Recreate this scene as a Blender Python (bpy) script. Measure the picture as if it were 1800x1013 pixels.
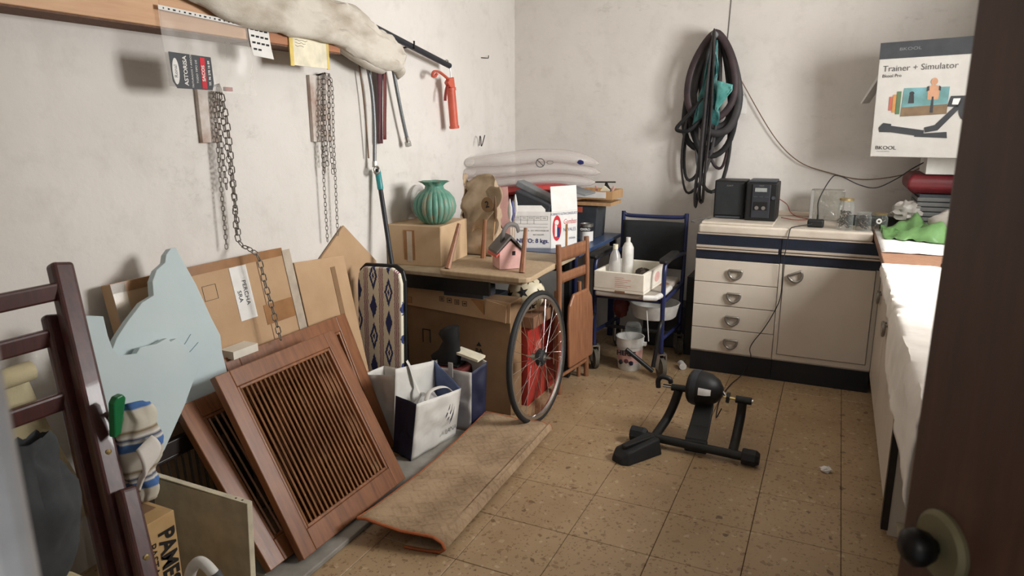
import bpy, math, random
from math import sin, cos, pi, radians, sqrt
from mathutils import Matrix, Vector, noise

for o in list(bpy.data.objects): bpy.data.objects.remove(o, do_unlink=True)
scene = bpy.context.scene
COL = scene.collection
random.seed(7)

# ------------------------------------------------------------------ camera
cam_d = bpy.data.cameras.new('camera'); cam = bpy.data.objects.new('camera', cam_d); COL.objects.link(cam)
cam_d.sensor_width = 36.0; cam_d.sensor_fit = 'HORIZONTAL'; cam_d.lens = 36.0 * 1197.2 / 1800.0
cam_d.clip_start = 0.02
R = ((0.9045770618, 0.0928977424, -0.4160653178), (0.4262801299, -0.2086845714, 0.8801908887), (-0.0050586661, -0.9735608656, -0.2283717381))
cam.matrix_world = Matrix(((R[0][0], -R[0][1], -R[0][2], 0.0), (R[1][0], -R[1][1], -R[1][2], 0.0), (R[2][0], -R[2][1], -R[2][2], 1.443), (0, 0, 0, 1)))
cam_d.dof.use_dof = True; cam_d.dof.focus_distance = 2.7; cam_d.dof.aperture_fstop = 7.0
scene.camera = cam

# ------------------------------------------------------------------ light and exposure
XW, YB, XR, YF, ZC = -2.166, 4.65, 0.92, 0.14, 2.62      # left wall, back wall, right wall, front wall, ceiling
world = bpy.data.worlds.new('world'); scene.world = world; world.use_nodes = True
world.node_tree.nodes['Background'].inputs[0].default_value = (0.80, 0.88, 1.0, 1)
world.node_tree.nodes['Background'].inputs[1].default_value = 0.5
def area(name, loc, target, sx, sy, power, col):
    l = bpy.data.lights.new(name, 'AREA'); l.shape = 'RECTANGLE'; l.size = sx; l.size_y = sy; l.energy = power; l.color = col
    o = bpy.data.objects.new(name, l); COL.objects.link(o); o.location = loc
    o.rotation_euler = (Vector(target) - Vector(loc)).to_track_quat('-Z', 'Y').to_euler(); return o
WIN = (2.45, 3.45, 1.25, 2.15)                            # window opening in the right wall: y0 y1 z0 z1
area('window_daylight', (XR + 0.22, 2.95, 1.74), (-1.4, 3.1, 1.15), 0.98, 0.88, 98, (1.0, 0.985, 0.965))
area('hallway_light', (0.05, -1.6, 2.2), (-0.5, 2.0, 0.8), 0.8, 0.6, 9, (1.0, 0.93, 0.84))
scene.view_settings.view_transform = 'Standard'; scene.view_settings.look = 'None'
scene.view_settings.gamma = 1.0; scene.view_settings.use_curve_mapping = False
scene.view_settings.exposure = 0.48

# ------------------------------------------------------------------ materials
def lin(c):
    return tuple(((v / 255.0) / 12.92 if v / 255.0 <= 0.04045 else ((v / 255.0 + 0.055) / 1.055) ** 2.4) for v in c) + (1.0,)
MATS = {}
class NT:
    def __init__(s, m): s.t = m.node_tree; s.n = s.t.nodes; s.l = s.t.links; s.b = s.n['Principled BSDF']
    def add(s, typ, **kw):
        nd = s.n.new(typ)
        for k, v in kw.items(): setattr(nd, k, v)
        return nd
    def link(s, a, b): s.l.new(a, b)
    def math(s, op, a, b=None, c=None):
        nd = s.n.new('ShaderNodeMath'); nd.operation = op
        for i, v in enumerate((a, b, c)):
            if v is None: continue
            if isinstance(v, (int, float)): nd.inputs[i].default_value = v
            else: s.l.new(v, nd.inputs[i])
        return nd.outputs[0]
    def mix(s, f, a, b):
        nd = s.n.new('ShaderNodeMix'); nd.data_type = 'RGBA'
        for sock, v in ((nd.inputs[0], f), (nd.inputs[6], a), (nd.inputs[7], b)):
            if isinstance(v, (tuple, float, int)): sock.default_value = v
            else: s.l.new(v, sock)
        return nd.outputs[2]
    def ramp(s, f, stops):
        nd = s.n.new('ShaderNodeValToRGB'); cr = nd.color_ramp
        while len(cr.elements) < len(stops): cr.elements.new(0.5)
        for e, (p, c) in zip(cr.elements, stops): e.position = p; e.color = c if len(c) == 4 else lin(c)
        s.l.new(f, nd.inputs[0]); return nd.outputs[0]
    def coord(s, kind='Object', scale=(1, 1, 1)):
        if kind == 'World': src = s.n.new('ShaderNodeNewGeometry').outputs['Position']
        else: src = s.n.new('ShaderNodeTexCoord').outputs[kind]
        mp = s.n.new('ShaderNodeMapping'); mp.inputs['Scale'].default_value = scale; s.l.new(src, mp.inputs[0]); return mp.outputs[0]
    def noise(s, vec, scale, detail=4, rough=0.55):
        nd = s.n.new('ShaderNodeTexNoise'); nd.inputs['Scale'].default_value = scale; nd.inputs['Detail'].default_value = detail
        nd.inputs['Roughness'].default_value = rough; s.l.new(vec, nd.inputs[0]); return nd.outputs[0]
    def bump(s, h, strength, dist=0.01):
        nd = s.n.new('ShaderNodeBump'); nd.inputs['Strength'].default_value = strength; nd.inputs['Distance'].default_value = dist
        s.l.new(h, nd.inputs['Height']); s.l.new(nd.outputs[0], s.b.inputs['Normal'])
def newmat(name):
    m = bpy.data.materials.new(name); m.use_nodes = True; MATS[name] = m; return m, NT(m)
def M(name, col, rough=0.6, metal=0.0, col2=None, scale=14, stretch=(1, 1, 1), lo=0.35, hi=0.7, bump=0.0, bscale=60, spec=None, trans=0.0, ior=1.45, coat=0.0, kind='Object'):
    m, t = newmat(name); b = t.b
    b.inputs['Base Color'].default_value = lin(col); b.inputs['Roughness'].default_value = rough; b.inputs['Metallic'].default_value = metal
    b.inputs['Transmission Weight'].default_value = trans; b.inputs['IOR'].default_value = ior; b.inputs['Coat Weight'].default_value = coat
    if spec is not None: b.inputs['Specular IOR Level'].default_value = spec
    if col2 is None and metal == 0 and trans == 0: col2 = tuple(v * 0.86 for v in col)
    if col2 is not None:
        v = t.coord(kind, stretch); n = t.noise(v, scale, 5)
        t.link(t.ramp(n, [(lo, col), (hi, col2)]), b.inputs['Base Color'])
    if bump: t.bump(t.noise(t.coord(kind, stretch), bscale, 3), bump, 0.004)
    return m
def film(name, col, alpha, rough=0.08):
    m, t = newmat(name); out = t.n['Material Output']
    tr = t.add('ShaderNodeBsdfTransparent'); mx = t.add('ShaderNodeMixShader'); mx.inputs[0].default_value = alpha
    t.b.inputs['Base Color'].default_value = lin(col); t.b.inputs['Roughness'].default_value = rough; t.b.inputs['Specular IOR Level'].default_value = 0.9
    lw = t.add('ShaderNodeLayerWeight'); lw.inputs[0].default_value = 0.35
    f = t.math('MULTIPLY_ADD', lw.outputs['Facing'], 0.45, alpha)
    t.link(f, mx.inputs[0]); t.link(tr.outputs[0], mx.inputs[1]); t.link(t.b.outputs[0], mx.inputs[2]); t.link(mx.outputs[0], out.inputs['Surface']); return m
def wood(name, c1, c2, rough=0.5, stretch=(9, 9, 1), scale=6, coat=0.0):
    m, t = newmat(name); v = t.coord('Object', stretch); n = t.noise(v, scale, 6, 0.6); n2 = t.noise(t.coord('Object', (1, 1, 1)), 3, 2)
    f = t.math('MULTIPLY_ADD', n2, 0.35, t.math('MULTIPLY', n, 0.8))
    t.link(t.ramp(f, [(0.32, c1), (0.75, c2)]), t.b.inputs['Base Color']); t.b.inputs['Roughness'].default_value = rough; t.b.inputs['Coat Weight'].default_value = coat
    t.bump(n, 0.15, 0.002); return m

# plaster
m, t = newmat('plaster'); p = t.coord('World')
a = t.noise(p, 1.3, 5, 0.6); b_ = t.noise(p, 9, 6, 0.65); st = t.noise(t.coord('World', (3, 3, 0.8)), 1.6, 4)
c = t.ramp(a, [(0.3, (224, 219, 213)), (0.7, (211, 206, 199))])
c = t.mix(t.math('MULTIPLY', t.ramp(b_, [(0.52, (0, 0, 0)), (0.75, (255, 255, 255))]), 0.22), c, lin((168, 160, 150)))
c = t.mix(t.math('MULTIPLY', t.ramp(st, [(0.58, (0, 0, 0)), (0.8, (255, 255, 255))]), 0.25), c, lin((178, 170, 160)))
sm1 = t.noise(t.coord('World', (3.0, 4.0, 7.0)), 3.0, 7, 0.75); sm2 = t.noise(p, 1.9, 3)
scuff = t.math('MULTIPLY', t.ramp(sm1, [(0.55, (0, 0, 0)), (0.68, (255, 255, 255))]), t.ramp(sm2, [(0.5, (0, 0, 0)), (0.66, (255, 255, 255))]))
c = t.mix(t.math('MULTIPLY', scuff, 0.30), c, lin((146, 138, 130)))
t.link(c, t.b.inputs['Base Color']); t.b.inputs['Roughness'].default_value = 0.85
hb = t.math('ADD', t.noise(p, 14, 5, 0.6), t.math('MULTIPLY', t.noise(p, 70, 3), 0.25)); t.bump(hb, 0.30, 0.006)
# terrazzo tile
m, t = newmat('terrazzo'); p = t.coord('World')
wob = t.n.new('ShaderNodeVectorMath'); wob.operation = 'MULTIPLY_ADD'; nz = t.add('ShaderNodeTexNoise'); nz.inputs['Scale'].default_value = 30; t.link(p, nz.inputs[0])
t.link(nz.outputs['Color'], wob.inputs[0]); wob.inputs[1].default_value = (0.035, 0.035, 0.035); t.link(p, wob.inputs[2])
def chips(scale, lo, hi, r0, r1):
    v = t.add('ShaderNodeTexVoronoi'); v.inputs['Scale'].default_value = scale; t.link(wob.outputs[0], v.inputs['Vector'])
    sep = t.add('ShaderNodeSeparateColor'); t.link(v.outputs['Color'], sep.inputs[0])
    sel = t.math('MULTIPLY', t.math('GREATER_THAN', sep.outputs[0], lo), t.math('LESS_THAN', sep.outputs[0], hi))
    rad = t.math('MULTIPLY_ADD', sep.outputs[1], r1 - r0, r0)
    return t.math('MULTIPLY', sel, t.math('LESS_THAN', v.outputs['Distance'], rad))
base = t.ramp(t.noise(p, 2.2, 5), [(0.3, (178, 153, 120)), (0.7, (156, 131, 98))])
base = t.mix(t.math('MULTIPLY', t.noise(p, 60, 4), 0.35), base, lin((150, 122, 88)))
base = t.mix(t.math('MULTIPLY', chips(44, 0.0, 0.38, 0.12, 0.46), 0.6), base, lin((118, 88, 58)))
base = t.mix(t.math('MULTIPLY', chips(40, 0.0, 0.20, 0.15, 0.45), 0.45), base, lin((198, 178, 148)))
base = t.mix(t.math('MULTIPLY', chips(26, 0.0, 0.12, 0.10, 0.34), 0.75), base, lin((84, 60, 40)))
base = t.mix(t.math('MULTIPLY', chips(95, 0.0, 0.4, 0.15, 0.45), 0.6), base, lin((112, 82, 54)))
dirt = t.ramp(t.noise(p, 1.1, 4, 0.6), [(0.5, (0, 0, 0)), (0.75, (255, 255, 255))])
base = t.mix(t.math('MULTIPLY', dirt, 0.35), base, lin((126, 92, 66)))
t.link(base, t.b.inputs['Base Color']); t.b.inputs['Roughness'].default_value = 0.42; t.bump(t.noise(p, 50, 4), 0.06, 0.002)

M('grout', (92, 72, 52), 0.9); M('white_paint', (216, 214, 210), 0.5); M('jamb_shade_grey', (120, 122, 124), 0.4)
wood('door_wood', (72, 44, 30), (48, 28, 19), 0.45); M('aged_brass', (104, 96, 70), 0.55, 0.5); M('dark_metal', (34, 32, 30), 0.4, 0.8)
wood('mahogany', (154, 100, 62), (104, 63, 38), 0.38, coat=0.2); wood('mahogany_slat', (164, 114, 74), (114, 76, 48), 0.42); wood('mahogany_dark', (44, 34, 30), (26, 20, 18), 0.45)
wood('ladder_wood', (88, 46, 42), (56, 28, 26), 0.4, coat=0.2); wood('beam_wood', (216, 174, 134), (196, 150, 110), 0.55, stretch=(9, 0.8, 9)); M('chipboard', (122, 92, 76), 0.9, col2=(100, 74, 60), scale=60); wood('beam_dark', (182, 126, 90), (158, 104, 72), 0.55, stretch=(9, 0.8, 9))  # the chipboard brown is beam wood with underside shade in it
wood('chair_wood', (158, 110, 78), (118, 76, 52), 0.42); wood('stool_dusty', (186, 164, 134), (160, 136, 106), 0.6); wood('pale_wood', (206, 168, 124), (184, 142, 98), 0.6); wood('worktop_wood', (150, 112, 88), (118, 84, 64), 0.5)
M('cardboard', (188, 156, 122), 0.85, col2=(174, 142, 108), scale=5, bump=0.08, bscale=120); M('cardboard_dark', (140, 110, 80), 0.85, col2=(122, 94, 66), scale=5, bump=0.08, bscale=120)
M('cardboard_tan', (200, 172, 138), 0.85, col2=(182, 154, 120), scale=5, bump=0.08); M('tape', (158, 114, 74), 0.28); M('clear_tape', (196, 182, 164), 0.15, spec=0.9); M('card_edge', (122, 90, 62), 0.9)
M('foam_blue', (194, 207, 208), 0.8, col2=(184, 199, 202), scale=4, bump=0.08, bscale=50); M('foam_edge', (128, 164, 172), 0.8)
M('canvas_tarp', (206, 199, 187), 0.95, col2=(162, 150, 132), scale=9, lo=0.45, hi=0.72, stretch=(1, 0.5, 1), bump=0.4, bscale=220); M('canvas_beige', (206, 194, 158), 0.9, col2=(182, 170, 134), scale=6, bump=0.2, bscale=200)
M('black_plastic', (19, 19, 19), 0.5); M('black_rubber', (30, 30, 31), 0.7); M('rubber_grey', (62, 60, 60), 0.6, col2=(44, 42, 44)); M('rubber_wine', (66, 50, 52), 0.6, col2=(46, 36, 40))
M('chain_steel', (158, 154, 148), 0.5, 0.55, col2=(104, 98, 90), scale=60); M('steel', (188, 186, 182), 0.28, 0.95); M('chrome', (214, 214, 214), 0.14, 1.0); M('hose_grey', (130, 134, 136), 0.38, 0.35, col2=(108, 112, 114), scale=160)
M('worn_board', (208, 200, 192), 0.8, col2=(158, 126, 108), scale=9, lo=0.45, hi=0.75); M('purple_strap', (104, 64, 70), 0.85, col2=(82, 50, 58)); M('brown_cable', (120, 96, 74), 0.7)
M('gun_red', (206, 100, 78), 0.45, col2=(190, 86, 66)); M('gun_dark', (150, 52, 44), 0.4)
M('white_paper', (232, 230, 226), 0.8, col2=(220, 218, 213)); M('yellow_paper', (232, 206, 120), 0.8); M('cream_paper', (240, 232, 206), 0.8); M('ink', (30, 30, 34), 0.7); M('ink_grey', (92, 90, 88), 0.7); M('ink_blue', (42, 46, 110), 0.7); M('ink_red', (214, 44, 58), 0.7)
film('clear_film', (216, 212, 204), 0.22, 0.32); film('inflatable_clear', (228, 220, 216), 0.20, 0.06); film('jar_glass', (176, 182, 178), 0.07, 0.05); film('window_glass', (230, 240, 245), 0.05, 0.02); film('hazy_plastic', (206, 204, 200), 0.5, 0.25)
M('inflatable_red', (214, 92, 88), 0.3, col2=(196, 72, 72)); M('maroon', (112, 52, 48), 0.6); M('kraft', (186, 164, 138), 0.9, col2=(164, 142, 116), bump=0.3, bscale=30)
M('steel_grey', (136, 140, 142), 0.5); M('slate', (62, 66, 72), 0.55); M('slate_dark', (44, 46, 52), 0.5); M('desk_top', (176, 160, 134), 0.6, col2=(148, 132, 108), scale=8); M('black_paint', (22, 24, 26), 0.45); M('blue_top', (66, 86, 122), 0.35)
M('tin', (170, 168, 162), 0.3, 0.8); M('pink_plaster', (226, 178, 170), 0.7); M('house_red', (206, 96, 84), 0.6); M('house_grey', (104, 98, 94), 0.6); M('white_plastic', (226, 224, 218), 0.4); M('styrofoam', (228, 222, 208), 0.85, col2=(216, 208, 192), bump=0.15, bscale=260)
M('navy', (30, 34, 62), 0.6); M('bag_white', (216, 213, 206), 0.55, col2=(198, 195, 189), scale=6, bump=0.5, bscale=9); M('bag_blue_inside', (98, 112, 152), 0.6); M('grey_board', (150, 146, 138), 0.7, col2=(128, 124, 116)); M('red_board', (170, 52, 44), 0.5)
M('football_white', (222, 210, 180), 0.45); M('cabinet_white', (206, 196, 182), 0.42, col2=(196, 185, 170), scale=3); M('cabinet_navy', (32, 38, 52), 0.35, col2=(26, 30, 42)); M('plinth', (22, 24, 30), 0.5); M('counter_white', (206, 196, 182), 0.4, col2=(186, 174, 158), scale=9); M('handle_grey', (142, 136, 128), 0.3, 0.6)
M('wheel_blue', (36, 44, 84), 0.35); M('black_fabric', (38, 40, 42), 0.9, bump=0.4, bscale=300); M('seat_pad', (172, 164, 154), 0.6, col2=(156, 148, 138)); M('tan_tyre', (96, 90, 78), 0.8)
M('dark_grey_cloth', (70, 72, 74), 0.9, col2=(54, 56, 58)); M('white_cloth', (228, 222, 214), 0.95, col2=(216, 209, 200), scale=4, bump=0.6, bscale=14); M('teal_film', (58, 118, 116), 0.4, col2=(38, 84, 84)); M('teal_plastic', (56, 150, 152), 0.35); M('teal_scrap', (104, 178, 172), 0.45, col2=(70, 146, 142)); M('green_plastic', (24, 118, 66), 0.35); M('green_bag', (104, 142, 88), 0.4, col2=(78, 114, 64)); M('box_print', (198, 195, 189), 0.6, col2=(190, 187, 181)); M('grey_bag', (176, 170, 162), 0.4, col2=(150, 146, 138), bump=0.5, bscale=18)
M('red_plastic', (116, 36, 42), 0.45); M('grey_crate', (112, 112, 110), 0.6); M('screen_grey', (150, 154, 150), 0.25); M('gold_lid', (196, 172, 120), 0.3, 0.8); M('beige_board', (176, 166, 142), 0.6); M('board_edge', (216, 206, 180), 0.7); M('pamesa_card', (200, 166, 118), 0.85, col2=(184, 150, 102)); M('grip_grey', (76, 78, 80), 0.6)
M('photo_sky', (120, 168, 176), 0.5, col2=(96, 132, 128), scale=9); M('photo_road', (134, 112, 88), 0.5, col2=(110, 92, 74)); M('photo_red', (196, 110, 96), 0.5); M('photo_orange', (206, 150, 92), 0.5); M('photo_green', (96, 122, 92), 0.5); M('print_grey', (70, 72, 76), 0.5); M('skin_print', (196, 150, 120), 0.6); M('binding', (168, 92, 52), 0.85); M('feather_brown', (128, 96, 70), 0.8); M('feather_blue', (112, 118, 176), 0.7)
M('tile_carton_print', (34, 28, 24), 0.8); M('dried_leaf', (170, 176, 70), 0.7); M('scrap_metal', (112, 104, 96), 0.4, 0.7, col2=(70, 64, 58), scale=30)
# teal glazed vase
m, t = newmat('vase_glaze'); n = t.noise(t.coord('Object', (6, 6, 1.2)), 5, 5)
t.link(t.ramp(n, [(0.35, (72, 128, 110)), (0.55, (100, 146, 128)), (0.70, (140, 132, 110))]), t.b.inputs['Base Color']); t.b.inputs['Roughness'].default_value = 0.5
# ikat cloth
m, t = newmat('ikat'); tc = t.n.new('ShaderNodeTexCoord'); sp = t.add('ShaderNodeSeparateXYZ'); t.link(tc.outputs['Object'], sp.inputs[0])
jit = t.math('MULTIPLY_ADD', t.noise(t.coord('Object', (1, 1, 6)), 20, 2), 0.014, -0.007)
u = t.math('DIVIDE', t.math('ADD', sp.outputs['X'], jit), 0.086); fu = t.math('FRACT', u); cell = t.math('FLOOR', u)
fv = t.math('FRACT', t.math('ADD', t.math('DIVIDE', sp.outputs['Z'], 0.15), t.math('MULTIPLY', cell, 0.5)))
dv = t.math('MULTIPLY', t.math('ABSOLUTE', t.math('SUBTRACT', fv, 0.5)), 1.9); du = t.math('MULTIPLY', t.math('ABSOLUTE', t.math('SUBTRACT', fu, 0.62)), 3.4)
d = t.math('ADD', du, dv); alt = t.math('GREATER_THAN', t.math('FRACT', t.math('MULTIPLY', t.math('ADD', t.math('DIVIDE', sp.outputs['Z'], 0.15), t.math('MULTIPLY', cell, 0.5)), 0.5)), 0.5)
ring = t.math('MULTIPLY', t.math('GREATER_THAN', d, 0.5), t.math('LESS_THAN', d, 0.92)); core = t.math('LESS_THAN', d, 0.24); full = t.math('LESS_THAN', d, 0.82)
dia = t.math('MAXIMUM', t.math('MULTIPLY', alt, full), t.math('MULTIPLY', t.math('SUBTRACT', 1.0, alt), t.math('MAXIMUM', ring, core)))
c = t.mix(dia, lin((226, 220, 200)), lin((48, 56, 104)))
pin = t.math('MULTIPLY', t.math('LESS_THAN', fu, 0.30), t.math('GREATER_THAN', t.math('SINE', t.math('MULTIPLY', fu, 62.8)), -0.1))
t.link(t.mix(pin, c, lin((138, 74, 104))), t.b.inputs['Base Color']); t.b.inputs['Roughness'].default_value = 0.9
# worn oriental rug
m, t = newmat('rug'); p = t.coord('Object'); sp = t.add('ShaderNodeSeparateXYZ'); t.link(p, sp.inputs[0])
zx = t.math('PINGPONG', t.math('MULTIPLY', sp.outputs['X'], 1.0), 0.05); zy = t.math('PINGPONG', t.math('MULTIPLY', sp.outputs['Y'], 1.0), 0.06)
dm = t.math('PINGPONG', t.math('ADD', zx, zy), 0.022); line = t.math('LESS_THAN', dm, 0.006)
band = t.ramp(t.math('PINGPONG', t.math('ADD', sp.outputs['Y'], 0.13), 0.36), [(0.10, (255, 255, 255)), (0.13, (0, 0, 0)), (0.22, (0, 0, 0)), (0.26, (255, 255, 255))])
worn = t.ramp(t.noise(p, 5, 5, 0.65), [(0.4, (0, 0, 0)), (0.62, (255, 255, 255))]); fine = t.noise(p, 90, 3)
vor = t.add('ShaderNodeTexVoronoi'); vor.inputs['Scale'].default_value = 38; t.link(p, vor.inputs['Vector'])
c = t.mix(t.math('MULTIPLY', worn, 0.7), lin((158, 135, 108)), lin((108, 88, 69)))
c = t.mix(t.math('MULTIPLY', t.math('MULTIPLY', line, t.math('MULTIPLY_ADD', worn, 0.7, 0.3)), 0.55), c, lin((104, 80, 58)))
c = t.mix(t.math('MULTIPLY', t.math('MULTIPLY', t.math('LESS_THAN', vor.outputs['Distance'], 0.28), worn), 0.6), c, lin((96, 74, 54)))
c = t.mix(t.math('MULTIPLY', fine, 0.35), c, lin((196, 164, 124)))
t.link(c, t.b.inputs['Base Color']); t.b.inputs['Roughness'].default_value = 0.95; t.bump(fine, 0.5, 0.003)
# striped towel
m, t = newmat('towel'); sp = t.add('ShaderNodeSeparateXYZ'); t.link(t.coord('Object'), sp.inputs[0])
f = t.math('FRACT', t.math('MULTIPLY', sp.outputs['Z'], 9.0))
t.link(t.ramp(f, [(0.0, (206, 200, 184)), (0.30, (206, 200, 184)), (0.34, (74, 112, 168)), (0.5, (74, 112, 168)), (0.54, (220, 218, 208)), (0.62, (52, 62, 92)), (0.68, (220, 216, 206)), (0.80, (128, 108, 76)), (0.86, (206, 200, 184))]), t.b.inputs['Base Color']); t.b.inputs['Roughness'].default_value = 0.95
# wrinkled glass block
m, t = newmat('glass_block'); t.b.inputs['Base Color'].default_value = lin((206, 204, 194)); t.b.inputs['Roughness'].default_value = 0.12; t.b.inputs['Transmission Weight'].default_value = 0.75; t.bump(t.noise(t.coord('Object'), 24, 3), 0.9, 0.02)
# brushed mop ribbon strip on cabinets
M('alu_strip', (206, 192, 176), 0.3, 0.4)

# ------------------------------------------------------------------ mesh helpers
WM = {}                                                     # world matrix of each thing
def tag(o, label, cat, group=None, kind=None):
    if label: o['label'] = label
    if cat: o['category'] = cat
    if group: o['group'] = group
    if kind: o['kind'] = kind
    return o
def thing(name, label, cat, loc=(0, 0, 0), rz=0.0, group=None, mat=None):
    o = bpy.data.objects.new(name, None); COL.objects.link(o); o.empty_display_size = 0.05
    mw = mat if mat is not None else Matrix.Translation(loc) @ Matrix.Rotation(rz, 4, 'Z')
    o.matrix_world = mw; WM[o.name] = mw.copy(); return tag(o, label, cat, group)
def frame(o, u, v):                                         # local x = u, z = v, y = v x u
    u = Vector(u).normalized(); v = Vector(v); v = (v - u * v.dot(u)).normalized(); n = v.cross(u)
    return Matrix(((u.x, n.x, v.x, o[0]), (u.y, n.y, v.y, o[1]), (u.z, n.z, v.z, o[2]), (0, 0, 0, 1)))
class MB:
    def __init__(s): s.v = []; s.f = []
    def _add(s, vs, fs):
        k = len(s.v); s.v += [Vector(p) for p in vs]; s.f += [tuple(i + k for i in f) for f in fs]; return s
    def box(s, x0, x1, y0, y1, z0, z1, m=None):
        vs = [Vector((x, y, z)) for z in (z0, z1) for y in (y0, y1) for x in (x0, x1)]
        if m is not None: vs = [m @ p for p in vs]
        return s._add(vs, [(0, 2, 3, 1), (4, 5, 7, 6), (0, 1, 5, 4), (2, 6, 7, 3), (0, 4, 6, 2), (1, 3, 7, 5)])
    def loft(s, rings, caps=True, closed=False):
        n = len(rings[0]); k = len(rings); vs = [p for r in rings for p in r]; fs = []
        for i in range(k if closed else k - 1):
            a = i * n; b = ((i + 1) % k) * n
            for j in range(n): fs.append((a + j, a + (j + 1) % n, b + (j + 1) % n, b + j))
        if caps and not closed: fs += [tuple(range(n))[::-1], tuple(range((k - 1) * n, k * n))]
        return s._add(vs, fs)
    def tube(s, pts, r, seg=10, closed=False, flat=1.0, up=None):
        P = [Vector(p) for p in pts]; n = len(P); rr = r if isinstance(r, (list, tuple)) else [r] * n; rings = []; prev = None
        for i in range(n):
            if closed: d = P[(i + 1) % n] - P[i - 1]
            else: d = P[min(i + 1, n - 1)] - P[max(i - 1, 0)]
            d.normalize()
            if prev is None:
                ref = Vector(up) if up else (Vector((0, 0, 1)) if abs(d.z) < 0.9 else Vector((0, 1, 0)))
                a = d.cross(ref).normalized()
            else: a = (prev - d * prev.dot(d)).normalized()
            prev = a; b = d.cross(a)
            rings.append([P[i] + a * (rr[i] * cos(2 * pi * j / seg)) + b * (rr[i] * flat * sin(2 * pi * j / seg)) for j in range(seg)])
        return s.loft(rings, True, closed)
    def cyl(s, p0, p1, r0, r1=None, seg=16): return s.tube([p0, p1], [r0, r0 if r1 is None else r1], seg)
    def lathe(s, prof, seg=24, c=(0, 0, 0), m=None, wob=None, cap=True):
        rings = []
        for (r, z) in prof:
            ring = []
            for j in range(seg):
                a = 2 * pi * j / seg; q = r * (wob(a, z) if wob else 1.0); p = Vector((c[0] + q * cos(a), c[1] + q * sin(a), c[2] + z)); ring.append(m @ p if m is not None else p)
            rings.append(ring)
        return s.loft(rings, cap)
    def prism(s, poly, y0, y1, m=None):                      # polygon in local x,z extruded along y
        n = len(poly); vs = [Vector((a, y, b)) for y in (y0, y1) for a, b in poly]
        if m is not None: vs = [m @ p for p in vs]
        return s._add(vs, [tuple(range(n)), tuple(range(2 * n - 1, n - 1, -1))] + [(i, i + n, (i + 1) % n + n, (i + 1) % n) for i in range(n)])
    def grid(s, fn, nu, nv):
        vs = [fn(i / nu, j / nv) for j in range(nv + 1) for i in range(nu + 1)]
        return s._add(vs, [(j * (nu + 1) + i, j * (nu + 1) + i + 1, (j + 1) * (nu + 1) + i + 1, (j + 1) * (nu + 1) + i) for j in range(nv) for i in range(nu)])
    def blob(s, c, rad, amp=0.2, freq=3.0, seed=0, nu=20, nv=12, floor=None):
        rings = []
        for i in range(nv + 1):
            th = pi * min(max(i / nv, 0.02), 0.98); ring = []
            for j in range(nu):
                ph = 2 * pi * j / nu; d = Vector((sin(th) * cos(ph), sin(th) * sin(ph), -cos(th)))
                k = 1 + amp * noise.noise(d * freq + Vector((seed * 7.1, seed * 3.3, seed)));
                p = Vector((c[0] + rad[0] * d.x * k, c[1] + rad[1] * d.y * k, c[2] + rad[2] * d.z * k))
                if floor is not None: p.z = max(p.z, floor)
                ring.append(p)
            rings.append(ring)
        return s.loft(rings)
    def build(s, name, mat, parent=None, world=False, smooth=None, bevel=0.0, solid=0.0, seg=2, kind=None):
        vs = s.v
        if world and parent is not None: inv = WM[parent.name].inverted(); vs = [inv @ p for p in vs]
        me = bpy.data.meshes.new(name); me.from_pydata([tuple(p) for p in vs], [], s.f); me.validate()
        me.materials.append(MATS[mat])
        if smooth is not None:
            me.shade_smooth(); me.set_sharp_from_angle(angle=radians(smooth))
        o = bpy.data.objects.new(name, me); COL.objects.link(o)
        if parent is not None: o.parent = parent
        if solid: md = o.modifiers.new('solid', 'SOLIDIFY'); md.thickness = solid; md.offset = 0
        if bevel: md = o.modifiers.new('bevel', 'BEVEL'); md.width = bevel; md.segments = seg; md.limit_method = 'ANGLE'
        if kind: o['kind'] = kind
        WM[o.name] = (WM[parent.name] if parent is not None else Matrix.Identity(4)).copy()
        return o
def fixnormals():
    import bmesh
    done = set()
    for o in bpy.data.objects:
        if o.type == 'MESH' and o.data.name not in done:
            done.add(o.data.name); b = bmesh.new(); b.from_mesh(o.data); bmesh.ops.recalc_face_normals(b, faces=b.faces); b.to_mesh(o.data); b.free()
def text(name, s, size, mat, parent, o, u, v, world=False, bold=0.0, align='CENTER', shear=0.0, stretch=1.0):
    cu = bpy.data.curves.new(name, 'FONT'); cu.body = s; cu.size = size; cu.align_x = align; cu.align_y = 'CENTER'; cu.offset = bold; cu.shear = shear; cu.resolution_u = 3
    ob = bpy.data.objects.new(name, cu); COL.objects.link(ob); me = bpy.data.meshes.new_from_object(ob); bpy.data.objects.remove(ob); bpy.data.curves.remove(cu)
    u = Vector(u).normalized(); v = Vector(v).normalized(); mt = frame((0, 0, 0), u, v); inv = WM[parent.name].inverted() if world else Matrix.Identity(4)
    for p in me.vertices:
        p.co = inv @ (Vector(o) + u * (p.co.x * stretch) + v * p.co.y)
    me.materials.clear(); me.materials.append(MATS[mat]); me.name = name
    t = bpy.data.objects.new(name, me); COL.objects.link(t); t.parent = parent; WM[t.name] = WM[parent.name].copy(); return t
def bez(pts, n=8):                                           # Catmull-Rom through the points
    P = [Vector(p) for p in pts]; P = [P[0] * 2 - P[1]] + P + [P[-1] * 2 - P[-2]]; out = []
    for i in range(1, len(P) - 2):
        for k in range(n):
            t = k / n; a, b, c, d = P[i - 1], P[i], P[i + 1], P[i + 2]
            out.append(0.5 * ((2 * b) + (c - a) * t + (2 * a - 5 * b + 4 * c - d) * t * t + (3 * b - a - 3 * c + d) * t ** 3))
    return out + [P[-2]]
def single(mb, name, mat, label, cat, group=None, **k): return tag(mb.build(name, mat, **k), label, cat, group)
def struct(mb, name, mat, parent=None, **k): o = mb.build(name, mat, parent, **k); o['kind'] = 'structure'; return o
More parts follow.
